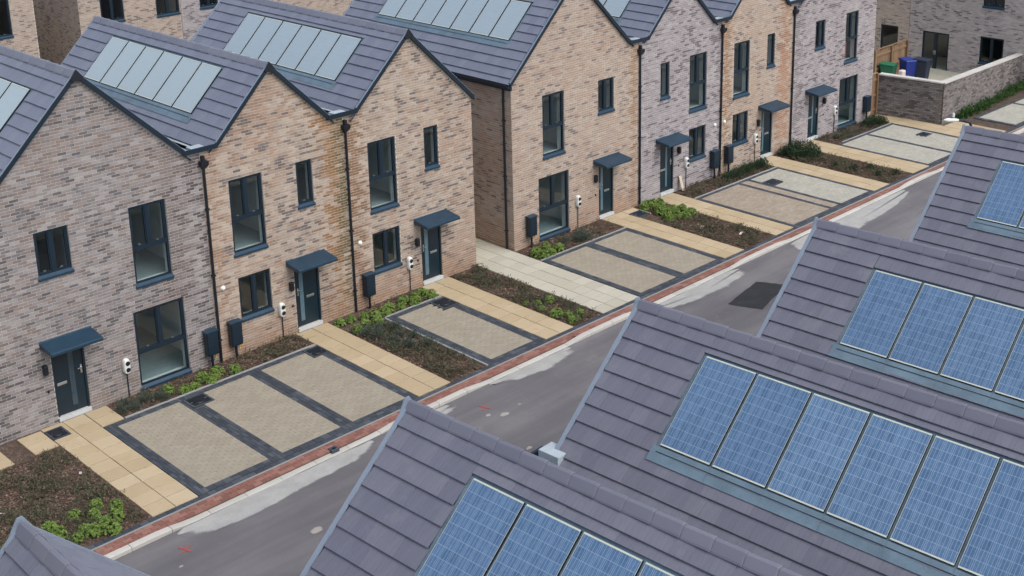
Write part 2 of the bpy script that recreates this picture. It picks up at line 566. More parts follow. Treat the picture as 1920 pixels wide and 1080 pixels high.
M['soil'] = soil_mat()
M['road'] = road_mat()
def fringe_mat(name, a, c_):
    m = road_mat()
    m.name = name
    nt = m.node_tree
    b = nt.nodes['Principled BSDF']
    base = b.inputs['Base Color'].links[0].from_socket
    at = N(nt, 'ShaderNodeAttribute', attribute_name='edge')
    p = pos(nt)
    n1 = noise(nt, p, 2.2, 6, 0.7)
    f = math_node(nt, 'ADD', at.outputs['Fac'], math_node(nt, 'MULTIPLY', math_node(nt, 'SUBTRACT', n1, 0.5), 1.5))
    f = math_node(nt, 'MULTIPLY', math_node(nt, 'SUBTRACT', f, 0.30), 2.4, clamp=True)
    g = noise(nt, p, 90, 2)
    c = ramp(nt, n1, [(0.3, a), (0.7, c_)])
    c = mixc(nt, 1.0, c, ramp(nt, g, [(0.25, (0.8, 0.8, 0.8)), (0.75, (1.15, 1.15, 1.15))]), 'MULTIPLY')
    L(nt, mixc(nt, math_node(nt, 'MULTIPLY', f, 0.9), base, c), b.inputs['Base Color'])
    return m


M['drypatch'] = fringe_mat('pale_dusty_asphalt', (0.31, 0.315, 0.305), (0.405, 0.41, 0.40))
M['tarpatch'] = patch_mat('fresh_tar', (0.012, 0.013, 0.016), (0.026, 0.028, 0.033))
M['blotch'] = fringe_mat('cement_splash', (0.30, 0.28, 0.25), (0.40, 0.375, 0.345))
M['redpaint'] = patch_mat('red_marker_paint', (0.36, 0.07, 0.06), (0.26, 0.09, 0.085), 14)
M['ground'] = patch_mat('bare_ground', (0.10, 0.09, 0.07), (0.17, 0.16, 0.12), 0.3)
M['patio'] = patch_mat('patio_concrete', (0.34, 0.33, 0.26), (0.45, 0.44, 0.36), 1.5)
M['lime'] = leaf_mat('lime_leaves', [(0.15, (0.06, 0.115, 0.024)), (0.5, (0.145, 0.235, 0.048)), (0.9, (0.30, 0.405, 0.115))], scale=9.0)
M['dark_leaf'] = leaf_mat('dark_green_leaves', [(0.2, (0.012, 0.030, 0.017)), (0.55, (0.030, 0.060, 0.031)), (0.9, (0.07, 0.115, 0.05))])
M['grey_leaf'] = leaf_mat('grey_green_leaves', [(0.2, (0.040, 0.06, 0.05)), (0.55, (0.085, 0.115, 0.09)), (0.9, (0.16, 0.19, 0.15))])
M['hedge_leaf'] = leaf_mat('hedge_leaves', [(0.2, (0.012, 0.045, 0.014)), (0.6, (0.04, 0.105, 0.025)), (0.9, (0.12, 0.20, 0.05))])
M['brown_leaf'] = leaf_mat('brown_heather', [(0.15, (0.045, 0.042, 0.026)), (0.35, (0.10, 0.082, 0.055)), (0.5, (0.07, 0.092, 0.052)), (0.68, (0.125, 0.132, 0.085)), (0.85, (0.22, 0.165, 0.12))], scale=1.6)
M['bark'] = piece_mat('bark_chips', [(0.0, (0.04, 0.025, 0.018)), (0.5, (0.10, 0.062, 0.044)), (0.85, (0.20, 0.135, 0.10)), (1.0, (0.42, 0.34, 0.29))], 0.95, obj_rand=0.8)
M['twig'] = plain('woody_stem', (0.07, 0.05, 0.035), 0.9)

TAN = [(0.0, (0.155, 0.132, 0.130)), (0.17, (0.205, 0.175, 0.166)), (0.27, (0.335, 0.278, 0.235)), (0.55, (0.385, 0.325, 0.275)), (0.8, (0.415, 0.352, 0.298)), (1.0, (0.46, 0.395, 0.338))]
PINK = [(0.0, (0.19, 0.162, 0.158)), (0.12, (0.245, 0.205, 0.19)), (0.2, (0.36, 0.298, 0.255)), (0.6, (0.40, 0.335, 0.288)), (1.0, (0.45, 0.385, 0.335))]
GREY = [(0.0, (0.108, 0.098, 0.102)), (0.2, (0.150, 0.136, 0.138)), (0.34, (0.222, 0.202, 0.200)), (0.75, (0.262, 0.240, 0.236)), (1.0, (0.325, 0.302, 0.296))]
LILAC = [(0.0, (0.14, 0.124, 0.14)), (0.15, (0.20, 0.178, 0.192)), (0.25, (0.292, 0.262, 0.274)), (0.7, (0.33, 0.30, 0.31)), (1.0, (0.38, 0.352, 0.36))]
TAN = [(p, tuple(c * k for c, k in zip(q, (0.95, 0.925, 0.905)))) for p, q in TAN]
PINK = [(p, tuple(c * k for c, k in zip(q, (0.96, 0.935, 0.915)))) for p, q in PINK]
ORANGE = (0.26, 0.14, 0.062)
BROWN = (0.10, 0.075, 0.055)
FOOTO = (0.32, 0.195, 0.125)


# ------------------------------------------------------------------ brickwork
BW, BH, BD = 0.212, 0.061, 0.010


def brick_cells(x0, x1, z0, z1, holes=(), top=None, off=0.0):
    """cells (xa, xb, za, zb) of a stretcher bond on the world brick grid; top(x) is the height of the wall at x"""
    out = []
    r0 = math.ceil(z0 / 0.075 - 1e-6)
    r = r0
    while r * 0.075 + BH <= z1 + 1e-6:
        za = r * 0.075 + 0.007
        zb = za + BH
        o = off + (r % 2) * 0.1125
        k = math.floor((x0 - o) / 0.225)
        while o + k * 0.225 < x1:
            a = max(x0, o + k * 0.225 + 0.0065)
            b = min(x1, o + k * 0.225 + 0.2185)
            segs = [(a, b)]
            for hx0, hx1, hz0, hz1 in holes:
                if zb > hz0 + 0.01 and za < hz1 - 0.01:
                    ns = []
                    for p, q in segs:
                        if q <= hx0 or p >= hx1:
                            ns.append((p, q))
                        else:
                            if p < hx0:
                                ns.append((p, hx0))
                            if q > hx1:
                                ns.append((hx1, q))
                    segs = ns
            for p, q in segs:
                if q - p < 0.03:
                    continue
                if top is not None and min(top(p), top(q)) < zb:
                    if max(top(p), top(q)) < zb:
                        continue
                    # brick cut by the verge: keep the part that stands under it
                    n = 6
                    xs = [p + (q - p) * i / n for i in range(n + 1)]
                    ok = [x for x in xs if top(x) >= zb]
                    if len(ok) < 2:
                        continue
                    p, q = ok[0], ok[-1]
                out.append((p, q, za, zb))
            k += 1
        r += 1
    return out


_bm = {}


def brick_mesh(mat):
    if mat.name not in _bm:
        b = MB()
        b.box(-BW / 2, BW / 2, -BD / 2, BD / 2, -BH / 2, BH / 2, skip='k')
        _bm[mat.name] = b.mesh('brick', mat)
    return _bm[mat.name]


def lay_bricks(cells, wall, mat, world=None, n_obj=300, name='brickwork'):
    """front bricks (local x,z in the wall's own frame, face at y=-0.007); the n_obj nearest in view become objects"""
    order = []
    if world is not None:
        W = np.array([[world[0] + (a + b) / 2, world[1], world[2] + (c + d) / 2] for a, b, c, d in cells])
        ok = in_view(W, 0)
        full = np.array([(b - a) > 0.2 for a, b, c, d in cells])
        dist = np.linalg.norm(W - np.array(CAM), axis=1)
        order = [i for i in np.argsort(dist) if ok[i] and full[i]][:n_obj]
    chosen = set(order)
    me = brick_mesh(mat)
    for i in order:
        a, b, c, d = cells[i]
        link('brick', me, wall, loc=((a + b) / 2, BD / 2 - 0.007 + random.uniform(-0.002, 0.001), (c + d) / 2))
    mb = MB()
    for i, (a, b, c, d) in enumerate(cells):
        if i in chosen:
            continue
        y = -0.007 + random.uniform(-0.002, 0.001)
        mb.box(a, b, y, 0.004, c, d, skip='k')
    if mb.v:
        mb.build(name, mat, wall, kind='stuff')


def wall_sheet(mb, x0, x1, z0, z1, holes, y=0.0, depth=0.11, mi=0):
    """a facade plane with openings and their reveals (outward is -y)"""
    xs = sorted({x0, x1, *[h[0] for h in holes], *[h[1] for h in holes]})
    zs = sorted({z0, z1, *[h[2] for h in holes], *[h[3] for h in holes]})
    for i in range(len(xs) - 1):
        for j in range(len(zs) - 1):
            cx, cz = (xs[i] + xs[i + 1]) / 2, (zs[j] + zs[j + 1]) / 2
            if any(h[0] < cx < h[1] and h[2] < cz < h[3] for h in holes):
                continue
            mb.quad((xs[i], y, zs[j]), (xs[i + 1], y, zs[j]), (xs[i + 1], y, zs[j + 1]), (xs[i], y, zs[j + 1]), mi)
    for hx0, hx1, hz0, hz1 in holes:
        mb.quad((hx0, y, hz0), (hx0, y + depth, hz0), (hx0, y + depth, hz1), (hx0, y, hz1), mi)
        mb.quad((hx1, y + depth, hz0), (hx1, y, hz0), (hx1, y, hz1), (hx1, y + depth, hz1), mi)
        mb.quad((hx0, y, hz1), (hx0, y + depth, hz1), (hx1, y + depth, hz1), (hx1, y, hz1), mi)
        mb.quad((hx0, y + depth, hz0), (hx0, y, hz0), (hx1, y, hz0), (hx1, y + depth, hz0), mi)


def add_window(par, x0, x1, z0, z1, kind, room=True, floor=None, red=False, sticker=False, dark=False):
    """kind: 'tall' two casements over a fixed light, 'pair' two casements, 'slim' one light, 'french' two doors"""
    ft, y0, y1 = 0.055, 0.035, 0.105
    fb = MB()
    e = 0.002
    X0, X1, Z0, Z1 = x0 + e, x1 - e, z0 + e, z1 - e
    fb.box(X0, X0 + ft, y0, y1, Z0, Z1)
    fb.box(X1 - ft, X1, y0, y1, Z0, Z1)
    fb.box(X0 + ft, X1 - ft, y0, y1, Z1 - ft, Z1)
    fb.box(X0 + ft, X1 - ft, y0, y1, Z0, Z0 + ft + 0.01)
    lights = []
    i0, i1, j0, j1 = X0 + ft, X1 - ft, Z0 + ft + 0.01, Z1 - ft
    xm = (x0 + x1) / 2 - 0.01
    if kind == 'tall':
        zt = z0 + (z1 - z0) * 0.455
        fb.box(i0, i1, y0 - 0.004, y1, zt - 0.045, zt + 0.045)
        fb.box(xm - 0.05, xm + 0.05, y0 - 0.004, y1, zt + 0.045, j1)
        lights = [(i0, xm - 0.05, zt + 0.045, j1, 1), (xm + 0.05, i1, zt + 0.045, j1, 1), (i0, i1, j0, zt - 0.045, 0)]
    elif kind == 'pair':
        fb.box(xm - 0.05, xm + 0.05, y0 - 0.004, y1, j0, j1)
        lights = [(i0, xm - 0.05, j0, j1, 1), (xm + 0.05, i1, j0, j1, 1)]
    elif kind == 'french':
        fb.box(xm - 0.06, xm + 0.06, y0 - 0.004, y1, j0, j1)
        lights = [(i0, xm - 0.06, j0, j1, 1), (xm + 0.06, i1, j0, j1, 1)]
    else:
        lights = [(i0, i1, j0, j1, 1)]
    # casement sashes: a second, slimmer rim
    for a, b, c, d, cas in lights:
        if cas:
            r = 0.028
            fb.box(a, a + r, y0 + 0.012, y1 - 0.005, c, d)
            fb.box(b - r, b, y0 + 0.012, y1 - 0.005, c, d)
            fb.box(a + r, b - r, y0 + 0.012, y1 - 0.005, d - r, d)
            fb.box(a + r, b - r, y0 + 0.012, y1 - 0.005, c, c + r)
    win = fb.build('window' if kind != 'french' else 'french_door', M['navy'], par)
    for a, b, c, d, cas in lights:
        r = 0.028 if cas else 0.0
        g = MB()
        g.quad((a + r, 0.075, c + r), (b - r, 0.075, c + r), (b - r, 0.075, d - r), (a + r, 0.075, d - r))
        g.build('pane', M['glass'], win)
        if cas and kind != 'french':
            h = MB()
            hx = (a + b) / 2
            h.box(hx - 0.03, hx + 0.03, y1 - 0.02, y1 + 0.02, c + r + 0.002, c + r + 0.02)
            h.build('handle', M['steel'], win)
    if kind != 'french':
        s = MB()
        s.add([(x0 - 0.02, -0.045, z0 - 0.075), (x1 + 0.02, -0.045, z0 - 0.075), (x1 + 0.02, 0.034, z0 - 0.075), (x0 - 0.02, 0.034, z0 - 0.075),
               (x0 - 0.02, -0.045, z0 - 0.02), (x1 + 0.02, -0.045, z0 - 0.02), (x1 + 0.02, 0.034, z0 + 0.035), (x0 - 0.02, 0.034, z0 + 0.035)],
              [(0, 3, 2, 1), (4, 5, 6, 7), (0, 1, 5, 4), (1, 2, 6, 5), (2, 3, 7, 6), (3, 0, 4, 7)])
        s.build('sill', M['canopy'], win)
    else:
        s = MB()
        s.box(x0 - 0.05, x1 + 0.05, -0.06, 0.03, z0 - 0.16, z0 - 0.002)
        s.build('threshold', M['sillpale'], win)
        for sgn in (-1, 1):
            h = MB()
            h.box(xm + sgn * 0.03 - 0.012, xm + sgn * 0.03 + 0.012, 0.0, 0.03, (z0 + z1) / 2 - 0.1, (z0 + z1) / 2 + 0.1)
            h.box(xm + sgn * 0.03 - 0.05, xm + sgn * 0.03 + 0.05, -0.02, 0.0, (z0 + z1) / 2 + 0.02, (z0 + z1) / 2 + 0.045)
            h.build('handle', M['steel'], win)
    if room:
        r = MB()
        ya, yb = 0.11, 0.33
        fz = floor if floor is not None else z0 - 0.03
        cz = z1 + 0.22
        rx0, rx1, ry = x0 - 0.35, x1 + 0.45, 3.4
        r.quad((x0, ya, z0), (x0, yb, z0), (x0, yb, z1), (x0, ya, z1))
        r.quad((x1, yb, z0), (x1, ya, z0), (x1, ya, z1), (x1, yb, z1))
        r.quad((x0, ya, z1), (x0, yb, z1), (x1, yb, z1), (x1, ya, z1))
        r.quad((x0, yb, z0), (x0, ya, z0), (x1, ya, z0), (x1, yb, z0))
        r.quad((rx0, yb, fz), (rx0, ry, fz), (rx0, ry, cz), (rx0, yb, cz))
        r.quad((rx1, ry, fz), (rx1, yb, fz), (rx1, yb, cz), (rx1, ry, cz))
        r.quad((rx0, ry, fz), (rx1, ry, fz), (rx1, ry, cz), (rx0, ry, cz))
        r.quad((rx0, yb, cz), (rx0, ry, cz), (rx1, ry, cz), (rx1, yb, cz))
        r.quad((rx0, yb, fz), (rx1, yb, fz), (rx1, ry, fz), (rx0, ry, fz), 1)
        wall_sheet(r, rx0, rx1, fz, cz, [(x0, x1, max(z0, fz + 1e-4), z1)], y=yb, depth=0.001)
        r.build('interior', [M['dim'], M['dim']] if dark else [M['plaster'], M['carpet']], win)
        if red:
            b = MB()
            b.box(x0 + 0.2, x1 - 0.15, 0.4, 0.75, fz + 0.02, fz + 0.85)
            o = b.build('cushion', M['redcloth'], win)
            bevel(o, 0.08, 3)
    return win


def add_door(par, x0, x1, z0, z1, strip, plate, handle):
    fb = MB()
    ft = 0.05
    fb.box(x0 + .002, x0 + ft, 0.02, 0.1, z0, z1 - .002)
    fb.box(x1 - ft, x1 - .002, 0.02, 0.1, z0, z1 - .002)
    fb.box(x0 + ft, x1 - ft, 0.02, 0.1, z1 - ft, z1 - .002)
    a, b = x0 + ft, x1 - ft
    wd = b - a
    fb.box(a + .003, b - .003, 0.05, 0.1, z0 + 0.01, z1 - ft - .003)
    d = fb.build('door', M['door'], par)
    s0, s1 = a + wd * strip[0], a + wd * strip[1]
    s = MB()
    s.box(s0, s1, 0.042, 0.049, z0 + 0.16, z1 - 0.16)
    s.build('glass_strip', M['strip'] if strip[2] else M['strip_dark'], d)
    p0 = a + wd * plate
    s = MB()
    s.box(p0 - 0.125, p0 + 0.125, 0.036, 0.049, z0 + 0.78, z0 + 0.85)
    bevel(s.build('letter_plate', M['steel'], d), 0.008)
    hx = a + wd * handle
    s = MB()
    s.box(hx - 0.02, hx + 0.02, 0.036, 0.049, z0 + 0.92, z0 + 1.14)
    s.box(hx - 0.10 if handle > 0.5 else hx, hx if handle > 0.5 else hx + 0.10, 0.005, 0.025, z0 + 1.05, z0 + 1.075)
    s.box(hx - 0.012, hx + 0.012, 0.005, 0.04, z0 + 1.045, z0 + 1.08)
    s.build('handle', M['steel'], d)
    s = MB()
    s.box(x0 + .004, x1 - .004, -0.05, 0.045, z0 - 0.10, z0 - 0.002)
    s.build('threshold', M['sillpale'], d)
    # lining behind the leaf so that no light leaks in
    s = MB()
    s.box(x0 - .02, x1 + .02, 0.101, 0.2, z0 - .1, z1 + .02)
    s.build('door_lining', M['black'], d)
    return d


def add_canopy(par, x0, x1, z):
    # sloped slab with a lip, and a small upstand against the wall
    prof = [(-0.62, z - 0.13), (-0.62, z - 0.055), (-0.56, z - 0.035), (-0.03, z + 0.03), (-0.03, z + 0.06), (-0.009, z + 0.06), (-0.009, z - 0.10)]
    mb = MB()
    n = len(prof)
    vs = [(x0, y, zz) for y, zz in prof] + [(x1, y, zz) for y, zz in prof]
    fs = [tuple(range(n)), tuple(range(2 * n - 1, n - 1, -1))] + [(i, n + i, n + (i + 1) % n, (i + 1) % n) for i in range(n)]
    mb.add(vs, fs)
    o = mb.build('door_canopy', M['canopy'], par)
    bevel(o, 0.012, 2)
    for x in (x0 + 0.25, x1 - 0.25):
        s = MB()
        s.box(x - 0.015, x + 0.015, -0.4, -0.02, z - 0.17, z - 0.115)
        s.build('bracket', M['navy'], o)
    return o


# ------------------------------------------------------------------ roofs
TW, TG = 0.30, 0.33


def tile_mesh(name, wdt, length, mat):
    """x along the eave, y down the slope, z out of it; bottom edge stands proud"""
    b = MB()
    x0, x1 = -wdt / 2 + 0.0011, wdt / 2 - 0.0011
    t0, t1, tk = 0.008, 0.042, 0.014
    lip = 0.006
    vs = [(x0, 0, t0), (x1, 0, t0), (x1, length - lip, t1), (x0, length - lip, t1), (x1, length + 0.004, t1 - 0.005), (x0, length + 0.004, t1 - 0.005),
          (x1, length + 0.004, t1 - tk), (x0, length + 0.004, t1 - tk), (x0, 0, -0.012), (x1, 0, -0.012)]
    fs = [(0, 3, 2, 1), (3, 5, 4, 2), (5, 7, 6, 4), (7, 8, 9, 6), (0, 8, 7, 5, 3), (1, 2, 4, 6, 9)]
    b.add(vs, fs)
    return b.mesh(name, mat), b


TILE_ME, TILE_B = tile_mesh('tile', TW, TG, M['tile'])
TILE_R, _ = tile_mesh('tile', TW, TG, M['tile_r'])
PW = 1.0


def panel_mesh(wd, ln, cell):
    b = MB()
    h = 0.045
    fr = 0.024
    x0, x1 = 0.027, wd - 0.027
    b.box(x0, x1, 0, ln, 0.0, h, 2, skip='bt')
    # frame lips
    b.quad((x0, 0, h), (x0, fr, h), (x1, fr, h), (x1, 0, h), 1)
    b.quad((x0, ln - fr, h), (x0, ln, h), (x1, ln, h), (x1, ln - fr, h), 1)
    b.quad((x0, fr, h), (x0, ln - fr, h), (x0 + 0.006, ln - fr, h), (x0 + 0.006, fr, h), 1)
    b.quad((x1 - 0.006, fr, h), (x1 - 0.006, ln - fr, h), (x1, ln - fr, h), (x1, fr, h), 1)
    b.quad((x0 + 0.006, fr, h - 0.003), (x0 + 0.006, ln - fr, h - 0.003), (x1 - 0.006, ln - fr, h - 0.003), (x1 - 0.006, fr, h - 0.003), 0)
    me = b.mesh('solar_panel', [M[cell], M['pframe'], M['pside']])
    uv = me.uv_layers.new(name='UVMap')
    last = me.polygons[len(me.polygons) - 1]
    for li, c in zip(last.loop_indices, [(0, 0), (0, 1), (1, 1), (1, 0)]):
        uv.data[li].uv = c
    return me


_pm = {}


def slope(roof, parent_M, side, xr, zr, tanp, run, y0, y1, panels=None, objects=True, n_obj=300, name='tile', right=False):
    """tile one slope. side -1 falls towards -x, +1 towards +x; ridge at x=xr, z=zr, from y0 (front) to y1"""
    ca = math.atan(tanp)
    ln = run / math.cos(ca)
    D = Vector((side * math.cos(ca), 0, -math.sin(ca)))            # down the slope
    A = Vector((0, -side, 0)) if side < 0 else Vector((0, -1, 0))  # along the eave
    if side < 0:
        A = Vector((0, -1, 0))
    else:
        A = Vector((0, 1, 0))
    Nn = A.cross(D).normalized()
    if Nn.z < 0:
        Nn = -Nn
        A = -A
    base = Matrix(((A.x, D.x, Nn.x, 0), (A.y, D.y, Nn.y, 0), (A.z, D.z, Nn.z, 0), (0, 0, 0, 1)))
    P0 = Vector((xr, 0, zr))
    dk = MB()
    p = [P0 + Vector((0, y0, 0)), P0 + Vector((0, y1, 0)), P0 + Vector((0, y1, 0)) + D * ln, P0 + Vector((0, y0, 0)) + D * ln]
    off = Nn * -0.012
    dk.quad(*[tuple(q + off) for q in p])
    dk.build('roof_deck', M['deck'], roof)
    rows = int(math.ceil((ln - 0.03) / TG))
    pieces = []
    for r in range(rows):
        s0 = r * TG + 0.03
        L_ = min(TG, ln - s0)
        if L_ < 0.06:
            continue
        o = (r % 2) * TW / 2
        k = 0
        yy = y0 + 0.01
        while yy < y1 - 0.02:
            wdt = TW - o if (k == 0 and o) else TW
            if yy + wdt > y1:
                wdt = y1 - yy
            parts = [(yy, yy + wdt, s0, L_)]
            if panels:
                py0, py1, ps0, ps1 = panels
                s1 = s0 + L_
                if s1 > ps0 + 0.01 and s0 < ps1 - 0.01:
                    ns = []
                    a, b = yy, yy + wdt
                    if a < py0 - 0.02:
                        ns.append((a, min(b, py0), s0, L_))
                    if b > py1 + 0.02:
                        ns.append((max(a, py1), b, s0, L_))
                    ia, ib = max(a, py0), min(b, py1)
                    if ib - ia > 0.03:
                        if s0 < ps0 - 0.05:
                            ns.append((ia, ib, s0, ps0 - s0))
                        if s1 > ps1 + 0.05:
                            ns.append((ia, ib, ps1, s1 - ps1))
                    parts = ns
            for a, b, ss, ll in parts:
                if b - a > 0.04:
                    pieces.append((a, b, ss, ll))
            yy += wdt
            k += 1
    info = []
    for a, b, s0, l2 in pieces:
        c = P0 + Vector((0, (a + b) / 2, 0)) + D * s0
        info.append(parent_M @ c)
    chosen = []
    if objects:
        W = np.array([tuple(q) for q in info])
        ok = in_view(W, 40)
        dist = np.linalg.norm(W - np.array(CAM), axis=1)
        chosen = [i for i in np.argsort(dist) if ok[i]][:n_obj]
    cs = set(chosen)
    mb = MB()
    for i, (a, b, s0, l2) in enumerate(pieces):
        c = P0 + Vector((0, (a + b) / 2, 0)) + D * s0 + Nn * random.uniform(-0.002, 0.003)
        sx, sy = (b - a) / TW, l2 / TG
        mat = Matrix.Translation(c) @ base @ Matrix.Rotation(random.uniform(-0.004, 0.004), 4, 'Z') @ Matrix.Diagonal((sx, sy, 1, 1))
        if i in cs:
            link(name, TILE_R if right else TILE_ME, roof, mat=mat)
        else:
            mb.add([tuple(mat @ Vector(v)) for v in TILE_B.v], TILE_B.f)
    if mb.v:
        mb.build('roof_tiling', M['tile_r'] if right else M['tile'], roof, kind='stuff')
    return base, P0, D, Nn, ln


def add_panels(roof, fr, count, py0, s0, ln, wd=PW, cell='cell'):
    base, P0, D, Nn, _ = fr
    key = (round(wd, 3), round(ln, 3), cell)
    if key not in _pm:
        _pm[key] = panel_mesh(wd, ln, cell)
    ysgn = base.col[0].y
    for i in range(count):
        ya = py0 + i * wd
        y = ya if ysgn > 0 else ya + wd
        mat = Matrix.Translation(P0 + Vector((0, y, 0)) + D * s0) @ base
        link('solar_panel', _pm[key], roof, mat=mat)
    # flashing tray: strips round the field
    y0, y1 = py0, py0 + count * wd
    fl = MB()
    e0, e1 = y0 - 0.07, y1 + 0.07

    def q(ya, yb, sa, sb, h):
        v = [P0 + Vector((0, ya, 0)) + D * sa + Nn * h, P0 + Vector((0, yb, 0)) + D * sa + Nn * h, P0 + Vector((0, yb, 0)) + D * sb + Nn * (h + 0.004), P0 + Vector((0, ya, 0)) + D * sb + Nn * (h + 0.004)]
        fl.quad(*[tuple(t) for t in v])
    q(e0, e1, s0 - 0.10, s0 + ln + 0.03, -0.004)
    # lead apron below, laid over the course under the field, in lapped sheets
    for i in range(count):
        q(y0 - (0.1 if i == 0 else 0) + i * wd, y0 + (i + 1) * wd - 0.004 + (0.1 if i == count - 1 else 0), s0 + ln + 0.03, s0 + ln + 0.30, 0.036 + (i % 2) * 0.003)
    fl.build('flashing', M['lead'], roof)
    ap = MB()
    for i in range(count):
        v0 = P0 + Vector((0, y0 + i * wd, 0)) + D * (s0 + ln + 0.115) + Nn * 0.043
        v1 = P0 + Vector((0, y0 + (i + 1) * wd - 0.01, 0)) + D * (s0 + ln + 0.115) + Nn * 0.043
        d2 = D * 0.014
        ap.quad(tuple(v0), tuple(v1), tuple(v1 + d2 + Nn * 0.004), tuple(v0 + d2 + Nn * 0.004))
    ap.build('flashing_fold', M['navy'], roof)


def ridge_tiles(roof, xr, zr, tanp, y0, y1, big=False):
    ca = math.atan(tanp)
    n = int(round((y1 - y0) / 0.45))
    step = (y1 - y0) / n
    hw = 0.135
    me = None
    b = MB()
    prof = [(-hw, -hw * tanp + 0.045), (-hw + 0.012, -hw * tanp + 0.072), (-0.035, 0.062), (0, 0.075), (0.035, 0.062), (hw - 0.012, -hw * tanp + 0.072), (hw, -hw * tanp + 0.045), (0, 0.01)]
    path = [(Vector((0, 0.002, 0.012)), Vector((1, 0, 0)), Vector((0, 0, 1))), (Vector((0, 0.03, 0.016)), Vector((1, 0, 0)), Vector((0, 0, 1))), (Vector((0, step - 0.002, 0.0)), Vector((0.95, 0, 0)), Vector((0, 0, 1)))]
    b.sweep(prof, path)
    me = b.mesh('ridge_tile', M['tile3'] if big else M['tile2'])
    for i in range(n):
        o = link('ridge_tile', me, roof, loc=(xr, y0 + i * step, zr + random.uniform(-0.004, 0.004)))
        o.rotation_euler = (random.uniform(-0.004, 0.004), 0, random.uniform(-0.006, 0.006))


def rake(name, mat, parent, pts, y0, y1, up, dn):
    """a strip that follows (x,z) points on the gable, between y0..y1, from dn below to up above the line"""
    mb = MB()
    n = len(pts)
    vs = []
    for x, z in pts:
        vs += [(x, y0, z - dn), (x, y1, z - dn), (x, y1, z + up), (x, y0, z + up)]
    fs = []
    for k in range(n - 1):
        a, b = k * 4, (k + 1) * 4
        for i in range(4):
            j = (i + 1) % 4
            fs.append((a + i, b + i, b + j, a + j))
    fs += [(0, 1, 2, 3), tuple((n - 1) * 4 + i for i in (3, 2, 1, 0))]
    mb.add(vs, fs)
    return mb.build(name, mat, parent)


# ------------------------------------------------------------------ left terrace
DEPTH = 9.16
ZF = (2.77, 4.79)
ZG = (0.08, 2.11)
ZMid = (0.945, 2.11)
ZS = (3.555, 4.79)
ZSw = (3.69, 4.79)
DT = 2.03


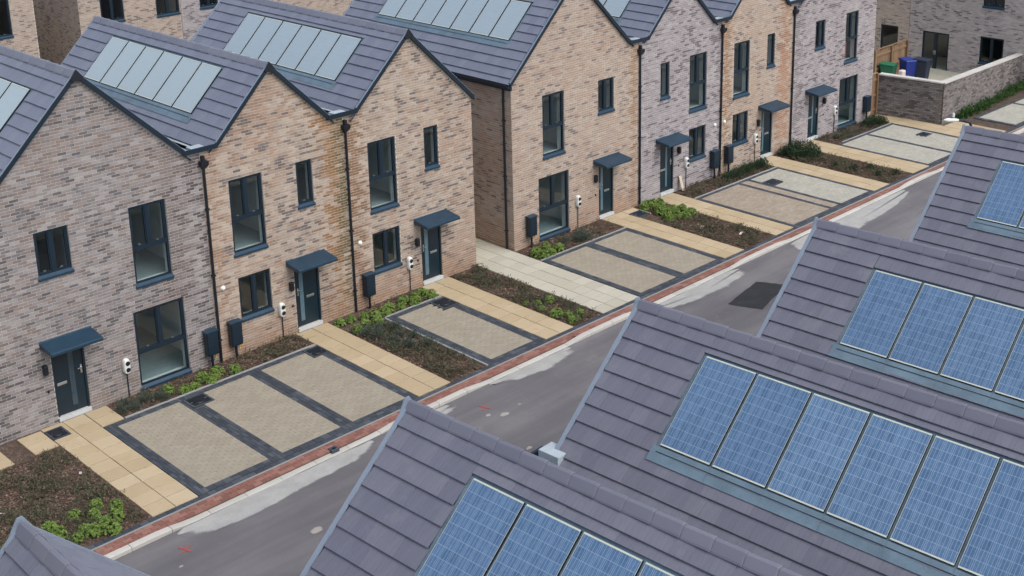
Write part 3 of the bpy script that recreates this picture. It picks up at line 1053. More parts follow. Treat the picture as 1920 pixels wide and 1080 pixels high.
def left_house(idx, x0, x1, apex, zr, el, er, label, mats, wins, door, canopy, pan, side_mat=None, red=False):
    """x0..x1 wall; el, er = (x, z) of the roof edge left and right"""
    mat, mortar = mats
    h = thing('brick_house', label, 'house', (x0, 0, 0), group='brick houses of the front terrace')
    W = x1 - x0
    lx = lambda x: x - x0
    ax = lx(apex)
    eL = (lx(el[0]), el[1])
    eR = (lx(er[0]), er[1])

    def top(x):
        X = x
        if X < ax:
            return max(eL[1], min(zr, zr - (ax - X) * 1.0)) - 0.10
        return max(eR[1], min(zr, zr - (X - ax) * 1.0)) - 0.10
    zE = min(top(0.001), top(W - 0.001), eL[1] - 0.1, eR[1] - 0.1) - 0.02
    holes = []
    for k, a, b in wins:
        z = {'F': ZF, 'G': ZG, 'M': ZMid, 'S': ZS, 'Sw': ZSw}[k]
        holes.append((lx(a), lx(b), z[0], z[1]))
    d0, d1 = lx(door[0]), lx(door[1])
    holes.append((d0, d1, 0.10, DT))
    mb = MB()
    wall_sheet(mb, 0, W, -0.25, zE, holes)
    # gable above the eaves level
    xs = sorted({0.0, W, ax, eL[0] if eL[0] > 0 else 0.0, eR[0] if eR[0] < W else W, *[lx(apex) - t for t in (0.5, 1, 1.5, 2)], *[lx(apex) + t for t in (0.5, 1, 1.5, 2)]})
    xs = [x for x in xs if 0 <= x <= W]
    for a, b in zip(xs[:-1], xs[1:]):
        ta, tb = top(a + 1e-5) + 0.06, top(b - 1e-5) + 0.06
        mb.quad((a, 0, zE), (b, 0, zE), (b, 0, tb), (a, 0, ta))
        mb.quad((b, DEPTH, zE), (a, DEPTH, zE), (a, DEPTH, ta), (b, DEPTH, tb))
    mb.quad((W, DEPTH, -0.25), (0, DEPTH, -0.25), (0, DEPTH, zE), (W, DEPTH, zE))
    mb.quad((0, DEPTH, -0.25), (0, 0, -0.25), (0, 0, top(0) + .02), (0, DEPTH, top(0) + .02))
    mb.quad((W, 0, -0.25), (W, DEPTH, -0.25), (W, DEPTH, top(W) + .02), (W, 0, top(W) + .02))
    wall = mb.build('wall', mortar, h)
    cells = brick_cells(0.004, W - 0.004, -0.15, zr, holes, lambda x: top(x) + 0.03, off=-(x0 % 0.225))
    lay_bricks(cells, wall, mat, world=(x0, 0, 0))
    if side_mat:
        # the visible end wall, its bricks laid in the wall's own frame turned by 90 degrees
        sidew = MB()
        for a, b, c, d in brick_cells(0.004, DEPTH, -0.15, top(0) - 0.02, off=0.0):
            y = -0.007 + random.uniform(-0.002, 0.001)
            q = MB()
            q.box(a, b, y, 0.004, c, d, skip='k')
            sidew.add([(vy, vx, vz) for vx, vy, vz in q.v], [tuple(reversed(f)) for f in q.f])
        sidew.build('side_brickwork', side_mat, wall, kind='stuff')
    for k, a, b in wins:
        z = {'F': ZF, 'G': ZG, 'M': ZMid, 'S': ZS, 'Sw': ZSw}[k]
        add_window(h, lx(a), lx(b), z[0], z[1], {'F': 'tall', 'G': 'tall', 'M': 'pair', 'S': 'slim', 'Sw': 'pair'}[k],
                   floor={'M': 0.05, 'S': 2.7, 'Sw': 2.7}.get(k), red=(red and k == 'F'))
    add_door(h, d0, d1, 0.10, DT, *door[2:])
    add_canopy(h, lx(canopy[0]), lx(canopy[1]), 2.09)
    # roof
    roof = MB()
    yF, yB = -0.07, DEPTH + 0.07
    e = 0.03
    pl = [(eL[0], eL[1] - e), (ax, zr - e), (eR[0], eR[1] - e)]
    for (xa, za), (xb, zb) in zip(pl[:-1], pl[1:]):
        roof.quad((xa, yF + .02, za - 0.06), (xb, yF + .02, zb - 0.06), (xb, yB - .02, zb - 0.06), (xa, yB - .02, za - 0.06))
    rf = roof.build('roof', M['deck'], h)
    PM = Matrix.Translation((x0, 0, 0))
    runL, runR = ax - eL[0], eR[0] - ax
    pk = None
    if pan:
        cnt, py0, s0, ln = pan[:4]
        pwd = pan[4] if len(pan) > 4 else PW
        pk = (py0 - 0.05, py0 + cnt * pwd + 0.05, s0 - 0.05, s0 + ln + 0.05)
    fr = slope(rf, PM, -1, ax, zr, 1.0, runL + (0.2 if eL[1] == zv else 0.0), yF, yB, pk)
    if pan:
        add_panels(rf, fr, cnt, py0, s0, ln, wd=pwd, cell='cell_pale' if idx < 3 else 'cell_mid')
    slope(rf, PM, 1, ax, zr, 1.0, runR + (0.2 if eR[1] == zv else 0.0), yF, yB, None, objects=False)
    ridge_tiles(rf, ax, zr, 1.0, yF, yB)
    pts = [(eL[0], eL[1]), (ax, zr), (eR[0], eR[1])]
    rake('verge_trim', M['navy'], h, [(x, z + 0.0) for x, z in pts], yF - 0.035, -0.012, 0.045, 0.10)
    rake('dry_verge', M['verge'], h, [(x, z + 0.048) for x, z in pts], yF - 0.03, yF + 0.03, 0.012, 0.0)
    rake('rear_verge', M['verge'], h, [(x, z + 0.0) for x, z in pts], yB - 0.03, yB + 0.03, 0.055, 0.10)
    c = MB()
    c.prism([(ax - 0.15, -0.13), (ax + 0.15, -0.13), (ax + 0.15, -0.10), (ax - 0.15, -0.10)], zr - 0.12, zr + 0.03)
    c = MB()
    vs = [(-0.16, -0.10), (0, 0.10), (0.16, -0.10), (0.12, -0.17), (-0.12, -0.17)]
    n = len(vs)
    c.add([(ax + a, yF - 0.06, zr + b) for a, b in vs] + [(ax + a, yF - 0.036, zr + b) for a, b in vs],
          [tuple(range(n)), tuple(range(2 * n - 1, n - 1, -1))] + [(i, n + i, n + (i + 1) % n, (i + 1) % n) for i in range(n)])
    c.build('ridge_end_cap', M['black'], h)
    return h, PM


def valley(parent, PM_inv_x, xa, xb, z, lead=True):
    """lead-lined gutter between two slopes with its navy front; belongs to the house on its left"""
    a, b = xa - PM_inv_x, xb - PM_inv_x
    g = MB()
    g.box(a - 0.02, b + 0.02, 0.015, DEPTH, z - 0.25, z - 0.17)
    g.build('valley_gutter', M['leadpale'], parent)
    t = MB()
    t.box(a - 0.03, b + 0.03, -0.112, -0.072, z - 0.085, z + 0.03)
    t.box(a - 0.03, b + 0.03, -0.0715, 0.0, z - 0.085, z - 0.055)
    t.build('valley_fascia', M['navy'], parent)
    for yy in (0.35,):
        s = MB()
        s.box(a + 0.26, b - 0.26, -0.06, 0.30, z - 0.05, z - 0.005)
        s.build('lead_sump', M['leadpale'], parent)


mats = {
    1: (brick_mat('grey_brown_brick', GREY, cluster=0.30, stains=[(0.15, 0.75, -1, 6.5, (0.085, 0.07, 0.07), 0.75), (-0.9, 0.7, 2.0, 2.75, (0.13, 0.095, 0.08), 0.45)], tint=(0.235, 0.18, 0.155), seed=1), M['mortar']),
    2: (brick_mat('buff_brick_mottled', TAN, cluster=0.62, stains=[(4.05, 0.95, -3, 6.4, ORANGE, 0.95), (4.28, 0.42, -4, 6.2, (0.13, 0.105, 0.055), 0.9), (0.25, 0.35, -1, 6, FOOTO, 0.55)], tint=(0.33, 0.215, 0.15), foot=FOOTO, seed=2), M['mortarb']),
    3: (brick_mat('buff_brick_speckled', TAN, cluster=0.55, stains=[(4.65, 0.6, -3, 6.4, (0.22, 0.125, 0.07), 0.9)], tint=(0.35, 0.24, 0.18), foot=FOOTO, seed=3), M['mortarb']),
    4: (brick_mat('pinkish_brick', PINK, cluster=0.28, stains=[(16.35, 0.4, -1, 6.6, ORANGE, 0.6)], tint=(0.38, 0.275, 0.21), foot=FOOTO, seed=4), M['mortarb']),
    5: (brick_mat('lilac_grey_brick', LILAC, cluster=0.30, stains=[(20.95, 0.3, 0, 6.4, (0.14, 0.115, 0.12), 0.5)], seed=5), M['mortar']),
    6: (brick_mat('warm_buff_brick', PINK, cluster=0.34, stains=[(21.4, 0.45, -1, 7, ORANGE, 0.75), (25.0, 0.55, -4, 3.2, (0.34, 0.16, 0.08), 0.6)], tint=(0.40, 0.29, 0.215), seed=6), M['mortarb']),
    7: (brick_mat('pale_lilac_brick', LILAC, cluster=0.30, stains=[(25.9, 0.6, -1, 7, (0.17, 0.15, 0.155), 0.6)], seed=7), M['mortar']),
}
side4 = brick_mat('pinkish_brick_side', PINK, axis='y', cluster=0.30, foot=FOOTO, tint=(0.38, 0.25, 0.18), seed=8)

zv = 5.84
PL = 1.44
H = {}
# the terrace from the nearest house to the farthest
H[1] = left_house(1, -5.82, 0.0, -2.967, 8.30, (-5.42, zv), (-0.44, zv), 'grey-brown brick house nearest the camera, with a wide gable', mats[1],
                  [('G', -2.21, -0.83), ('F', -2.04, -1.05), ('Sw', -4.40, -3.57)], (-4.37, -3.55, (0.50, 0.68, 0), 0.22, 0.92), (-4.60, -3.31), (6, 1.2, 0.73, PL))
H[2] = left_house(2, 0.0, 4.42, 2.147, 7.57, (0.44, zv), (3.90, zv), 'mottled buff brick house beside the grey-brown one, orange stain at its right edge', mats[2],
                  [('F', 0.735, 1.733), ('S', 2.786, 3.302), ('M', 0.773, 1.753)], (2.49, 3.29, (0.16, 0.34, 1), 0.64, 0.08), (2.25, 3.52), (6, 1.6, 0.44, PL))
H[3] = left_house(3, 4.42, 9.06, 6.737, 7.68, (4.81, zv), (9.12, 5.36), 'buff brick end house standing left of the pale slab passage', mats[3],
                  [('F', 5.17, 6.156), ('S', 7.199, 7.733), ('M', 5.176, 6.162)], (6.93, 7.70, (0.16, 0.36, 1), 0.66, 0.08), (6.68, 7.95), (6, 1.5, 0.54, PL, 0.98))
H[4] = left_house(4, 10.69, 16.58, 13.56, 8.38, (10.58, 5.42), (16.1, zv), 'pinkish buff brick end house standing right of the pale slab passage', mats[4],
                  [('G', 11.794, 13.171), ('F', 12.015, 12.996), ('Sw', 14.585, 15.354)], (14.60, 15.32, (0.14, 0.32, 1), 0.62, 0.08), (14.33, 15.6), (7, 1.0, 1.28, PL, 0.936), side_mat=side4)
H[5] = left_house(5, 16.58, 21.09, 18.80, 7.66, (17.0, zv), (20.62, zv), 'lilac-grey brick house with lime shrubs left of its door', mats[5],
                  [('S', 17.729, 18.219), ('F', 19.304, 20.275), ('M', 19.314, 20.268)], (17.75, 18.48, (0.46, 0.60, 1), 0.24, 0.92), (17.5, 18.76), (6, 1.5, 0.58, PL))
H[6] = left_house(6, 21.09, 25.55, 23.30, 7.66, (21.5, zv), (25.1, zv), 'warm buff brick house between two lilac-grey houses', mats[6],
                  [('F', 21.853, 22.811), ('S', 23.887, 24.385), ('M', 21.855, 22.801)], (23.65, 24.36, (0.14, 0.30, 1), 0.62, 0.08), (23.42, 24.66), (6, 1.6, 0.46, PL))
H[7] = left_house(7, 25.55, 31.42, 28.7, 8.45, (26.0, zv), (31.6, 5.5), 'pale lilac brick house at the far end beside the timber fence', mats[7],
                  [('Sw', 27.05, 27.72), ('F', 29.197, 30.124), ('G', 28.938, 30.293)], (26.78, 27.49, (0.44, 0.58, 1), 0.24, 0.92), (26.5, 27.83), (6, 1.6, 0.46, PL), red=True)
for i, xa, xb in ((1, -0.44, 0.44), (2, 3.90, 4.81), (4, 16.1, 17.0), (5, 20.62, 21.5), (6, 25.1, 26.0)):
    valley(H[i][0], H[i][1].translation.x, xa, xb, zv)
# gutter and soffit on the end house by the passage
g = MB()
g.box(-0.20, -0.09, -0.08, DEPTH, 5.30, 5.40)
g.build('gutter', M['black'], H[4][0])
g = MB()
g.box(-0.085, -0.012, -0.06, DEPTH, 5.22, 5.35)
g.build('soffit', M['navy'], H[4][0])

# things fixed to the fronts: parts of the houses
for i, x, z in ((1, -4.56, 1.44), (2, 2.34, 1.41), (3, 6.74, 1.43), (4, 14.40, 1.5), (5, 18.72, 1.5), (6, 23.40, 1.5), (7, 27.80, 1.48)):
    b = MB()
    x0 = H[i][1].translation.x
    b.box(x - x0 - 0.055, x - x0 + 0.055, -0.13, -0.012, z - 0.12, z + 0.12)
    o = b.build('wall_lamp', M['black'], H[i][0])
    bevel(o, 0.02)
    b = MB()
    b.tube([(x - x0, -0.07, z - 0.15), (x - x0, -0.07, z - 0.121)], 0.04, 10)
    b.build('lens', M['strip'], o)
    b = MB()
    b.box(x - x0 - 0.02 + 0.03, x - x0 + 0.05, -0.03, -0.008, z - 0.62, z - 0.56)
    b.build('doorbell', M['black'], H[i][0])


def dome(r, n=10, m=5):
    b = MB()
    vs = [(0, -r * 0.75, 0)]
    fs = []
    for j in range(1, m + 1):
        a = j / m * PI / 2
        for k in range(n):
            vs.append((r * math.sin(a) * math.cos(2 * PI * k / n), -r * 0.75 * math.cos(a), r * math.sin(a) * math.sin(2 * PI * k / n)))
    for k in range(n):
        fs.append((0, 1 + k, 1 + (k + 1) % n))
    for j in range(m - 1):
        for k in range(n):
            a = 1 + j * n
            fs.append((a + k, a + n + k, a + n + (k + 1) % n, a + (k + 1) % n))
    b.add(vs, fs)
    return b


for i, x, z in ((2, 0.31, 1.98), (3, 4.73, 1.97), (5, 20.80, 1.96), (6, 21.36, 1.96)):
    o = dome(0.072).build('vent_cover', M['white'], H[i][0], smooth=True, loc=(x - H[i][1].translation.x, -0.008, z))


def downpipe(x, label, z1=5.50, side=None):
    t = thing('downpipe', label, 'downpipe', (x, 0, 0) if side is None else (side[0], side[1], 0), group='black downpipes of the front terrace')
    if side is not None:
        t.rotation_euler = (0, 0, -PI / 2)
    p = MB()
    p.tube([(0, -0.055, 0.0), (0, -0.055, z1 - 0.2)], 0.036, 10)
    p.build('pipe', M['black'], t, smooth=False)
    if side is None:
        hp = MB()
        a, b_ = 0.16, 0.09
        zt, zb = z1, z1 - 0.26
        ring = lambda w2, d0, d1, z: [(-w2, -d1, z), (w2, -d1, z), (w2, -d0, z), (-w2, -d0, z)]
        hp.add(ring(0.042, 0.012, 0.09, zb + 0.05) + ring(0.10, 0.012, 0.16, zb + 0.15) + ring(0.108, 0.012, 0.17, zt),
               [(0, 1, 5, 4), (1, 2, 6, 5), (2, 3, 7, 6), (3, 0, 4, 7), (4, 5, 9, 8), (5, 6, 10, 9), (6, 7, 11, 10), (7, 4, 8, 11), (8, 9, 10, 11), (3, 2, 1, 0)])
        hp.build('hopper', M['black'], t)
        o = MB()
        o.box(-0.04, 0.04, -0.10, -0.012, zt + 0.002, zt + 0.13)
        o.build('outlet', M['black'], t)
    for z in (0.6, 2.4, 4.2):
        c = MB()
        c.box(-0.055, 0.055, -0.095, -0.012, z, z + 0.035)
        c.build('clip', M['black'], t)
    return t


downpipe(0.05, 'black downpipe with hopper between the grey-brown and mottled buff houses')
downpipe(4.43, 'black downpipe with hopper beside the orange stain on buff brick')
downpipe(0, 'black downpipe on the end wall above the slab passage', 5.45, side=(10.69, 0.30))
downpipe(16.62, 'black downpipe with hopper between pinkish and lilac-grey brick')
downpipe(21.09, 'black downpipe with hopper between two white vent covers')
downpipe(25.54, 'farthest black downpipe, left of the pale lilac end house')


def charger(x, z, label):
    t = thing('ev_charger', label, 'car charger', (x, 0, 0), group='white car chargers on the fronts')
    b = MB()
    n = 20
    w2, h2 = 0.085, 0.195
    prof = []
    for k in range(n):
        a = 2 * PI * k / n
        c, s = math.cos(a), math.sin(a)
        prof.append((w2 * math.copysign(abs(c) ** 0.6, c), h2 * math.copysign(abs(s) ** 0.6, s)))
    b.sweep(prof, [(Vector((0, -0.012, z)), Vector((1, 0, 0)), Vector((0, 0, 1))), (Vector((0, -0.09, z)), Vector((1, 0, 0)), Vector((0, 0, 1))), (Vector((0, -0.12, z)), Vector((0.82, 0, 0)), Vector((0, 0, 0.9)))])
    b.build('body', M['white'], t)
    for dz in (0.085, -0.085):
        d = MB()
        d.tube([(0.01, -0.115, z + dz), (0.01, -0.131, z + dz)], 0.058, 14)
        d.build('socket', M['black'], t)
    d = MB()
    d.tube([(0.0, -0.04, z - 0.21), (0.0, -0.035, 0.0)], 0.014, 6)
    d.build('cable_conduit', M['black'], t)
    c = MB()
    c.tube([(0.03, -0.1, z - 0.2), (0.06, -0.16, z - 0.3), (0.03, -0.13, z - 0.2)], 0.012, 6)


charger(-2.56, 0.82, 'white car charger between the nearest front door and its tall window')
charger(1.99, 0.84, 'white car charger on the mottled buff house left of its door')
charger(6.43, 0.86, 'white car charger above lime shrubs left of the end house door')
charger(13.55, 0.93, 'white car charger on the pinkish house right of its tall window')
charger(19.15, 0.92, 'white car charger on lilac-grey brick above the leaning plank')
charger(23.25, 0.90, 'white car charger on the warm buff house left of its door')
charger(28.62, 0.90, 'farthest white car charger, on the pale lilac end house')


def meter_box(x, z, label):
    t = thing('meter_box', label, 'meter box', (x, -0.14, 0), group='navy meter boxes along the fronts')
    b = MB()
    b.box(-0.165, 0.165, -0.08, 0.10, z - 0.33, z + 0.31)
    o = b.build('cabinet', M['navy'], t)
    bevel(o, 0.015)
    b = MB()
    b.box(-0.18, 0.18, -0.10, 0.11, z + 0.312, z + 0.34)
    b.build('lid', M['canopy'], t)
    b = MB()
    b.box(-0.145, 0.145, -0.092, -0.081, z - 0.29, z + 0.28)
    b.build('door', M['navy'], t)
    b = MB()
    b.tube([(-0.02, 0, z - 0.33), (-0.02, 0, -0.02)], 0.035, 8)
    b.build('post', M['black'], t)
    b = MB()
    b.tube([(0.09, -0.02, z - 0.331), (0.09, -0.02, z - 0.42), (0.08, -0.03, z - 0.45)], 0.02, 6)
    b.build('pipe_tail', M['yellow'], t)


meter_box(-0.24, 0.68, 'navy meter box on a post left of the first downpipe')
meter_box(0.48, 0.70, 'navy meter box on a post right of the first downpipe')
meter_box(4.87, 0.70, 'navy meter box under a white vent beside the stained buff brick')
meter_box(11.33, 0.70, 'navy meter box left of the pinkish house tall window')
meter_box(20.68, 0.71, 'navy meter box on lilac-grey brick left of a downpipe')
meter_box(21.52, 0.71, 'navy meter box on warm buff brick right of a downpipe')
meter_box(30.9, 0.72, 'farthest navy meter box, right of the last tall window')


# ------------------------------------------------------------------ ground, road, pavement
g = MB()
g.quad((-600, -600, -0.6), (600, -600, -0.6), (600, 600, -0.6), (-600, 600, -0.6))
g.build('ground', M['ground'], kind='structure')


def ye(x):
    return -5.31 + 0.0055 * x


def strip(name, mat, f0, f1, z0, z1, xa=-16, xb=60, parent=None, n=20, kind='structure'):
    b = MB()
    xs = [xa + (xb - xa) * i / n for i in range(n + 1)]
    poly = [(x, f1(x)) for x in xs] + [(x, f0(x)) for x in reversed(xs)]
    vs = [(x, f1(x), z1) for x in xs] + [(x, f0(x), z1) for x in xs] + [(x, f1(x), z0) for x in xs] + [(x, f0(x), z0) for x in xs]
    m = n + 1
    fs = []
    for i in range(n):
        fs += [(i, i + 1, m + i + 1, m + i), (2 * m + i, 2 * m + i + 1, i + 1, i), (m + i, m + i + 1, 3 * m + i + 1, 3 * m + i)]
    b.add(vs, fs)
    return b.build(name, mat, parent, **({'kind': kind} if kind else {}))


ZR = -0.085
# front gardens stand on one bed of soil
b = MB()
b.prism([(-16, ye(-16)), (60, ye(60)), (60, 20), (-16, 20)], -0.58, -0.03)
b.build('soil', M['soil'], kind='structure')
KX = lambda x: ye(x) - 0.66 + 0.006 * x      # road edge of the kerb
strip('road', M['road'], lambda x: KX(x) + 0.05, lambda x: -12.0, -0.5, ZR, -40, 75)
strip('far_pavement', M['slabpale'], lambda x: -12.02, lambda x: -14.0, -0.5, 0.02, -40, 75)
# edge strip of charcoal setts, thin pale joint, red brick band, kerb
es = strip('edging_course', M['jointdark'], lambda x: ye(x), lambda x: ye(x) - 0.155, -0.5, -0.02)
strip('pale_edging', M['edging'], lambda x: ye(x) - 0.157, lambda x: ye(x) - 0.20, -0.5, 0.003)
BB0 = lambda x: ye(x) - 0.202
BB1 = lambda x: KX(x) + 0.152
fw = strip('brick_footway', M['joint'], BB0, BB1, -0.5, -0.035)
sub_me = {}


def paver_mesh(mat, l, wd, t=0.05, gap=0.003):
    k = (mat.name, l, wd)
    if k not in sub_me:
        b = MB()
        c = 0.004
        x, y = l / 2 - gap, wd / 2 - gap
        b.add([(-x, -y, -t), (x, -y, -t), (x, y, -t), (-x, y, -t), (-x, -y, -c), (x, -y, -c), (x, y, -c), (-x, y, -c),
               (-x + c, -y + c, 0), (x - c, -y + c, 0), (x - c, y - c, 0), (-x + c, y - c, 0)],
              [(8, 9, 10, 11), (0, 1, 5, 4), (1, 2, 6, 5), (2, 3, 7, 6), (3, 0, 4, 7), (4, 5, 9, 8), (5, 6, 10, 9), (6, 7, 11, 10), (7, 4, 8, 11)])
        sub_me[k] = (b.mesh('paver', mat), b)
    return sub_me[k]


def lay(parent, mat, items, name, bulk, l, wd, n_obj=300, jz=0.003, gap=0.003, t=0.05):
    """items: (x, y, angle, len, width, z)"""
    me, mbp = paver_mesh(mat, l, wd, t, gap)
    W = np.array([(i[0], i[1], 0.0) for i in items])
    ok = in_view(W, 10)
    dist = np.linalg.norm(W - np.array(CAM), axis=1)
    full = np.array([i[3] > 0.6 * l for i in items])
    ch = set([i for i in np.argsort(dist) if ok[i] and full[i]][:n_obj])
    mb = MB()
    for i, (x, y, a, ll, ww, z) in enumerate(items):
        m = Matrix.Translation((x, y, z + random.uniform(-jz, jz * 0.4))) @ Matrix.Rotation(a + random.uniform(-.004, .004), 4, 'Z') @ Matrix.Rotation(random.uniform(-.004, .004), 4, 'X') @ Matrix.Diagonal((ll / l, ww / wd, 1, 1))
        if i in ch:
            link(name, me, parent, mat=m)
        else:
            mb.add([tuple(m @ Vector(v)) for v in mbp.v], mbp.f)
    if mb.v:
        mb.build(bulk, mat, parent, kind='stuff')


# charcoal setts and red bricks
it = []
x = -13.0
while x < 58:
    it.append((x + 0.1, ye(x) - 0.0775, 0.0055, 0.2, 0.15, 0.0))
    x += 0.2
lay(es, M['charcoal'], it, 'sett', 'sett_course', 0.2, 0.15)
it = []
x = -13.0
k = 0
while x < 58:
    y0, y1 = BB0(x), BB1(x)
    wd = y0 - y1
    n = max(1, int(round(wd / 0.105)))
    for j in range(n):
        yy = y0 - wd * (j + 0.5) / n
        it.append((x + 0.105 + (j % 2) * 0.105, yy, 0.009, 0.21, wd / n, -0.004))
    x += 0.21
lay(fw, M['redbrick'], it, 'brick', 'footway_bricks', 0.21, 0.1)

DROPS = [(-4.2, 0.4), (4.2, 6.9), (10.2, 14.3), (17.6, 24.2), (27, 31.6)]


def drop(x):
    d = 0.0
    for a, b_ in DROPS:
        t = max(0.0, min(1.0, (x - a) / 0.9 + 1, (b_ - x) / 0.9 + 1))
        d = max(d, t * t * (3 - 2 * t))
    return d


kb = MB()
kroot = strip('kerb', M['joint'], lambda x: KX(x) + 0.145, lambda x: KX(x) + 0.02, -0.5, ZR - 0.02)
x = -13.0
while x < 58:
    x1 = x + 0.91
    m = MB()
    sect = []
    for xx in (x + 0.006, x + 0.3, x + 0.6, x1 - 0.006):
        zt = 0.012 - 0.068 * drop(xx)
        sect.append([(xx, KX(xx) + 0.15, -0.3), (xx, KX(xx) + 0.15, zt), (xx, KX(xx) + 0.025, zt - 0.004), (xx, KX(xx) + 0.005, zt - 0.022), (xx, KX(xx), -0.3)])
    vs = [p for s_ in sect for p in s_]
    fs = []
    for k in range(3):
        for i in range(4):
            a = k * 5 + i
            fs.append((a, a + 1, a + 6, a + 5))
    fs += [(4, 3, 2, 1, 0), (15, 16, 17, 18, 19)]
    m.add(vs, [tuple(reversed(f)) for f in fs])
    m.build('kerb_stone', M['kerb'], kroot)
    x = x1


def blob(name, mat, pts, z, jit=0.06, sub=6, seed=0, smooth_it=2, fringe=0.45, **kw):
    rnd = random.Random(seed)
    P = []
    n = len(pts)
    for i in range(n):
        a, b_ = pts[i], pts[(i + 1) % n]
        for k in range(sub):
            t = k / sub
            P.append([a[0] + (b_[0] - a[0]) * t, a[1] + (b_[1] - a[1]) * t])
    for _ in range(smooth_it):
        P = [[(P[i - 1][j] + 2 * P[i][j] + P[(i + 1) % len(P)][j]) / 4 for j in (0, 1)] for i in range(len(P))]
    P = [(p[0] + rnd.uniform(-jit, jit), p[1] + rnd.uniform(-jit, jit)) for p in P]
    cx, cy = sum(p[0] for p in P) / len(P), sum(p[1] for p in P) / len(P)
    n = len(P)
    Q, ea = [], []
    for x, y in P:
        d = math.hypot(x - cx, y - cy)
        if y > KX(x) - 0.12:
            Q.append((x + (cx - x) * 0.05, y + (cy - y) * 0.3))
            ea.append(1.0)
        else:
            k = min(0.55, fringe / max(d, 1e-3))
            Q.append((x + (cx - x) * k, y + (cy - y) * k))
            ea.append(0.0)
    b = MB()
    b.add([(x, y, z) for x, y in P] + [(x, y, z) for x, y in Q] + [(cx, cy, z)],
          [(i, (i + 1) % n, n + (i + 1) % n, n + i) for i in range(n)] + [(n + i, n + (i + 1) % n, 2 * n) for i in range(n)])
    me = b.mesh(name, mat)
    at = me.attributes.new('edge', 'FLOAT', 'POINT')
    at.data.foreach_set('value', ea + [1.0] * (n + 1))
    if sum(p.normal.z for p in me.polygons) < 0:
        me.flip_normals()
    return link(name, me, **kw)


K2 = lambda x, d: (x, KX(x) - 0.002 - d)
zp = ZR + 0.004
blob('dusty_patch', M['drypatch'], [K2(-4.9, 0), K2(0.35, 0), K2(0.3, 0.25), K2(-0.2, 0.5), K2(-1.8, 0.62), K2(-3.6, 0.72), K2(-4.6, 0.55)], zp, 0.03, seed=1, kind='structure')
blob('dusty_patch', M['drypatch'], [K2(4.0, 0), K2(6.9, 0), K2(7.1, 0.22), K2(6.6, 0.5), K2(5.6, 0.62), K2(4.8, 0.45), K2(4.3, 0.2)], zp, 0.03, seed=2, kind='structure')
blob('dusty_patch', M['drypatch'], [K2(10.3, 0), K2(14.4, 0), K2(14.6, 0.5), K2(13.2, 0.75), K2(11.4, 0.7), K2(10.6, 0.45)], zp, 0.03, seed=3, kind='structure')
blob('dusty_patch', M['drypatch'], [K2(17.2, 0), K2(24.2, 0), K2(24.4, 0.3), K2(22.6, 0.75), K2(20.0, 1.05), K2(18.0, 1.1), K2(16.8, 0.7)], zp, 0.03, seed=4, fringe=0.25, kind='structure')
blob('dusty_patch', M['drypatch'], [K2(0.9, 0), K2(2.6, 0), K2(2.9, 0.3), K2(2.2, 0.55), K2(1.3, 0.6)], zp, 0.03, seed=5, kind='structure')
blob('tar_patch', M['tarpatch'], [(12.08, -7.30), (13.98, -6.92), (14.4, -7.72), (12.45, -8.22)], zp + 0.003, 0.02, 8, seed=6, smooth_it=0, kind='structure')
rnd = random.Random(3)
for k, (x, y, r) in enumerate([(-5.9, -7.55, 0.16), (-5.55, -7.6, 0.12), (-5.75, -7.95, 0.13), (-5.3, -7.2, 0.05), (1.9, -7.6, 0.13), (1.3, -7.8, 0.07), (3.3, -7.35, 0.12), (3.0, -7.1, 0.08), (3.9, -7.25, 0.06), (-2.7, -8.1, 0.18), (0.2, -8.0, 0.14), (-0.1, -7.75, 0.06), (2.6, -8.9, 0.1), (6.2, -8.2, 0.09)]):
    pts = [(x + r * 1.35 * math.cos(a) * rnd.uniform(0.6, 1.2), y + r * math.sin(a) * rnd.uniform(0.6, 1.2)) for a in [2 * PI * i / 8 for i in range(8)]]
    blob('cement_splash', M['blotch'], pts, zp + 0.0, 0.012, 3, seed=20 + k, kind='structure')
for k, (x, y) in enumerate([(-4.95, -6.75), (-0.25, -7.25), (3.2, -6.75), (0.35, -6.85)]):
    m = MB()
    for a in (0.5, 1.9):
        c, s = math.cos(a), math.sin(a)
        l, t = 0.17, 0.022
        ps = []
        for j in range(6):
            f = -l + 2 * l * j / 5
            ps.append((f, t * rnd.uniform(0.6, 1.3)))
        top_ = [(x + f * c - q * s, y + f * s + q * c, zp + 0.004 + (0.003 if a > 1 else 0)) for f, q in ps]
        bot_ = [(x + f * c + q * s, y + f * s - q * c, zp + 0.004 + (0.003 if a > 1 else 0)) for f, q in ps]
        m.add(top_ + bot_, [(6 + j, 7 + j, j + 1, j) for j in range(5)])
    m.build('paint_cross', M['redpaint'], kind='structure')


# ---- slab paths
def slab_path(name, mat, xa, xb, ya, yb, nx, ln, shift=0.0, skip=None, xf=None):
    """xa..xb at the house end; xf(y) shifts x"""
    root = MB()
    e = 0.01
    root.quad((xa + e, yb + e, -0.02), (xb - e, yb + e, -0.02), (xb - e, ya - e, -0.02), (xa + e, ya - e, -0.02))
    r = root.build(name, M['joint'], kind='structure')
    items = []
    ny = max(1, int(round((ya - yb) / ln)))
    l = (ya - yb) / ny
    wd = (xb - xa) / nx
    for j in range(ny):
        for i in range(nx):
            x = xa + wd * (i + 0.5)
            y = ya - l * (j + 0.5)
            if skip and skip(x, y):
                continue
            items.append((x, y, 0.0, wd, l, 0.003))
    me_l, me_w = wd, l
    lay(r, mat, items, 'slab', 'slabs', me_l, me_w, jz=0.004, gap=0.0075)
    return r


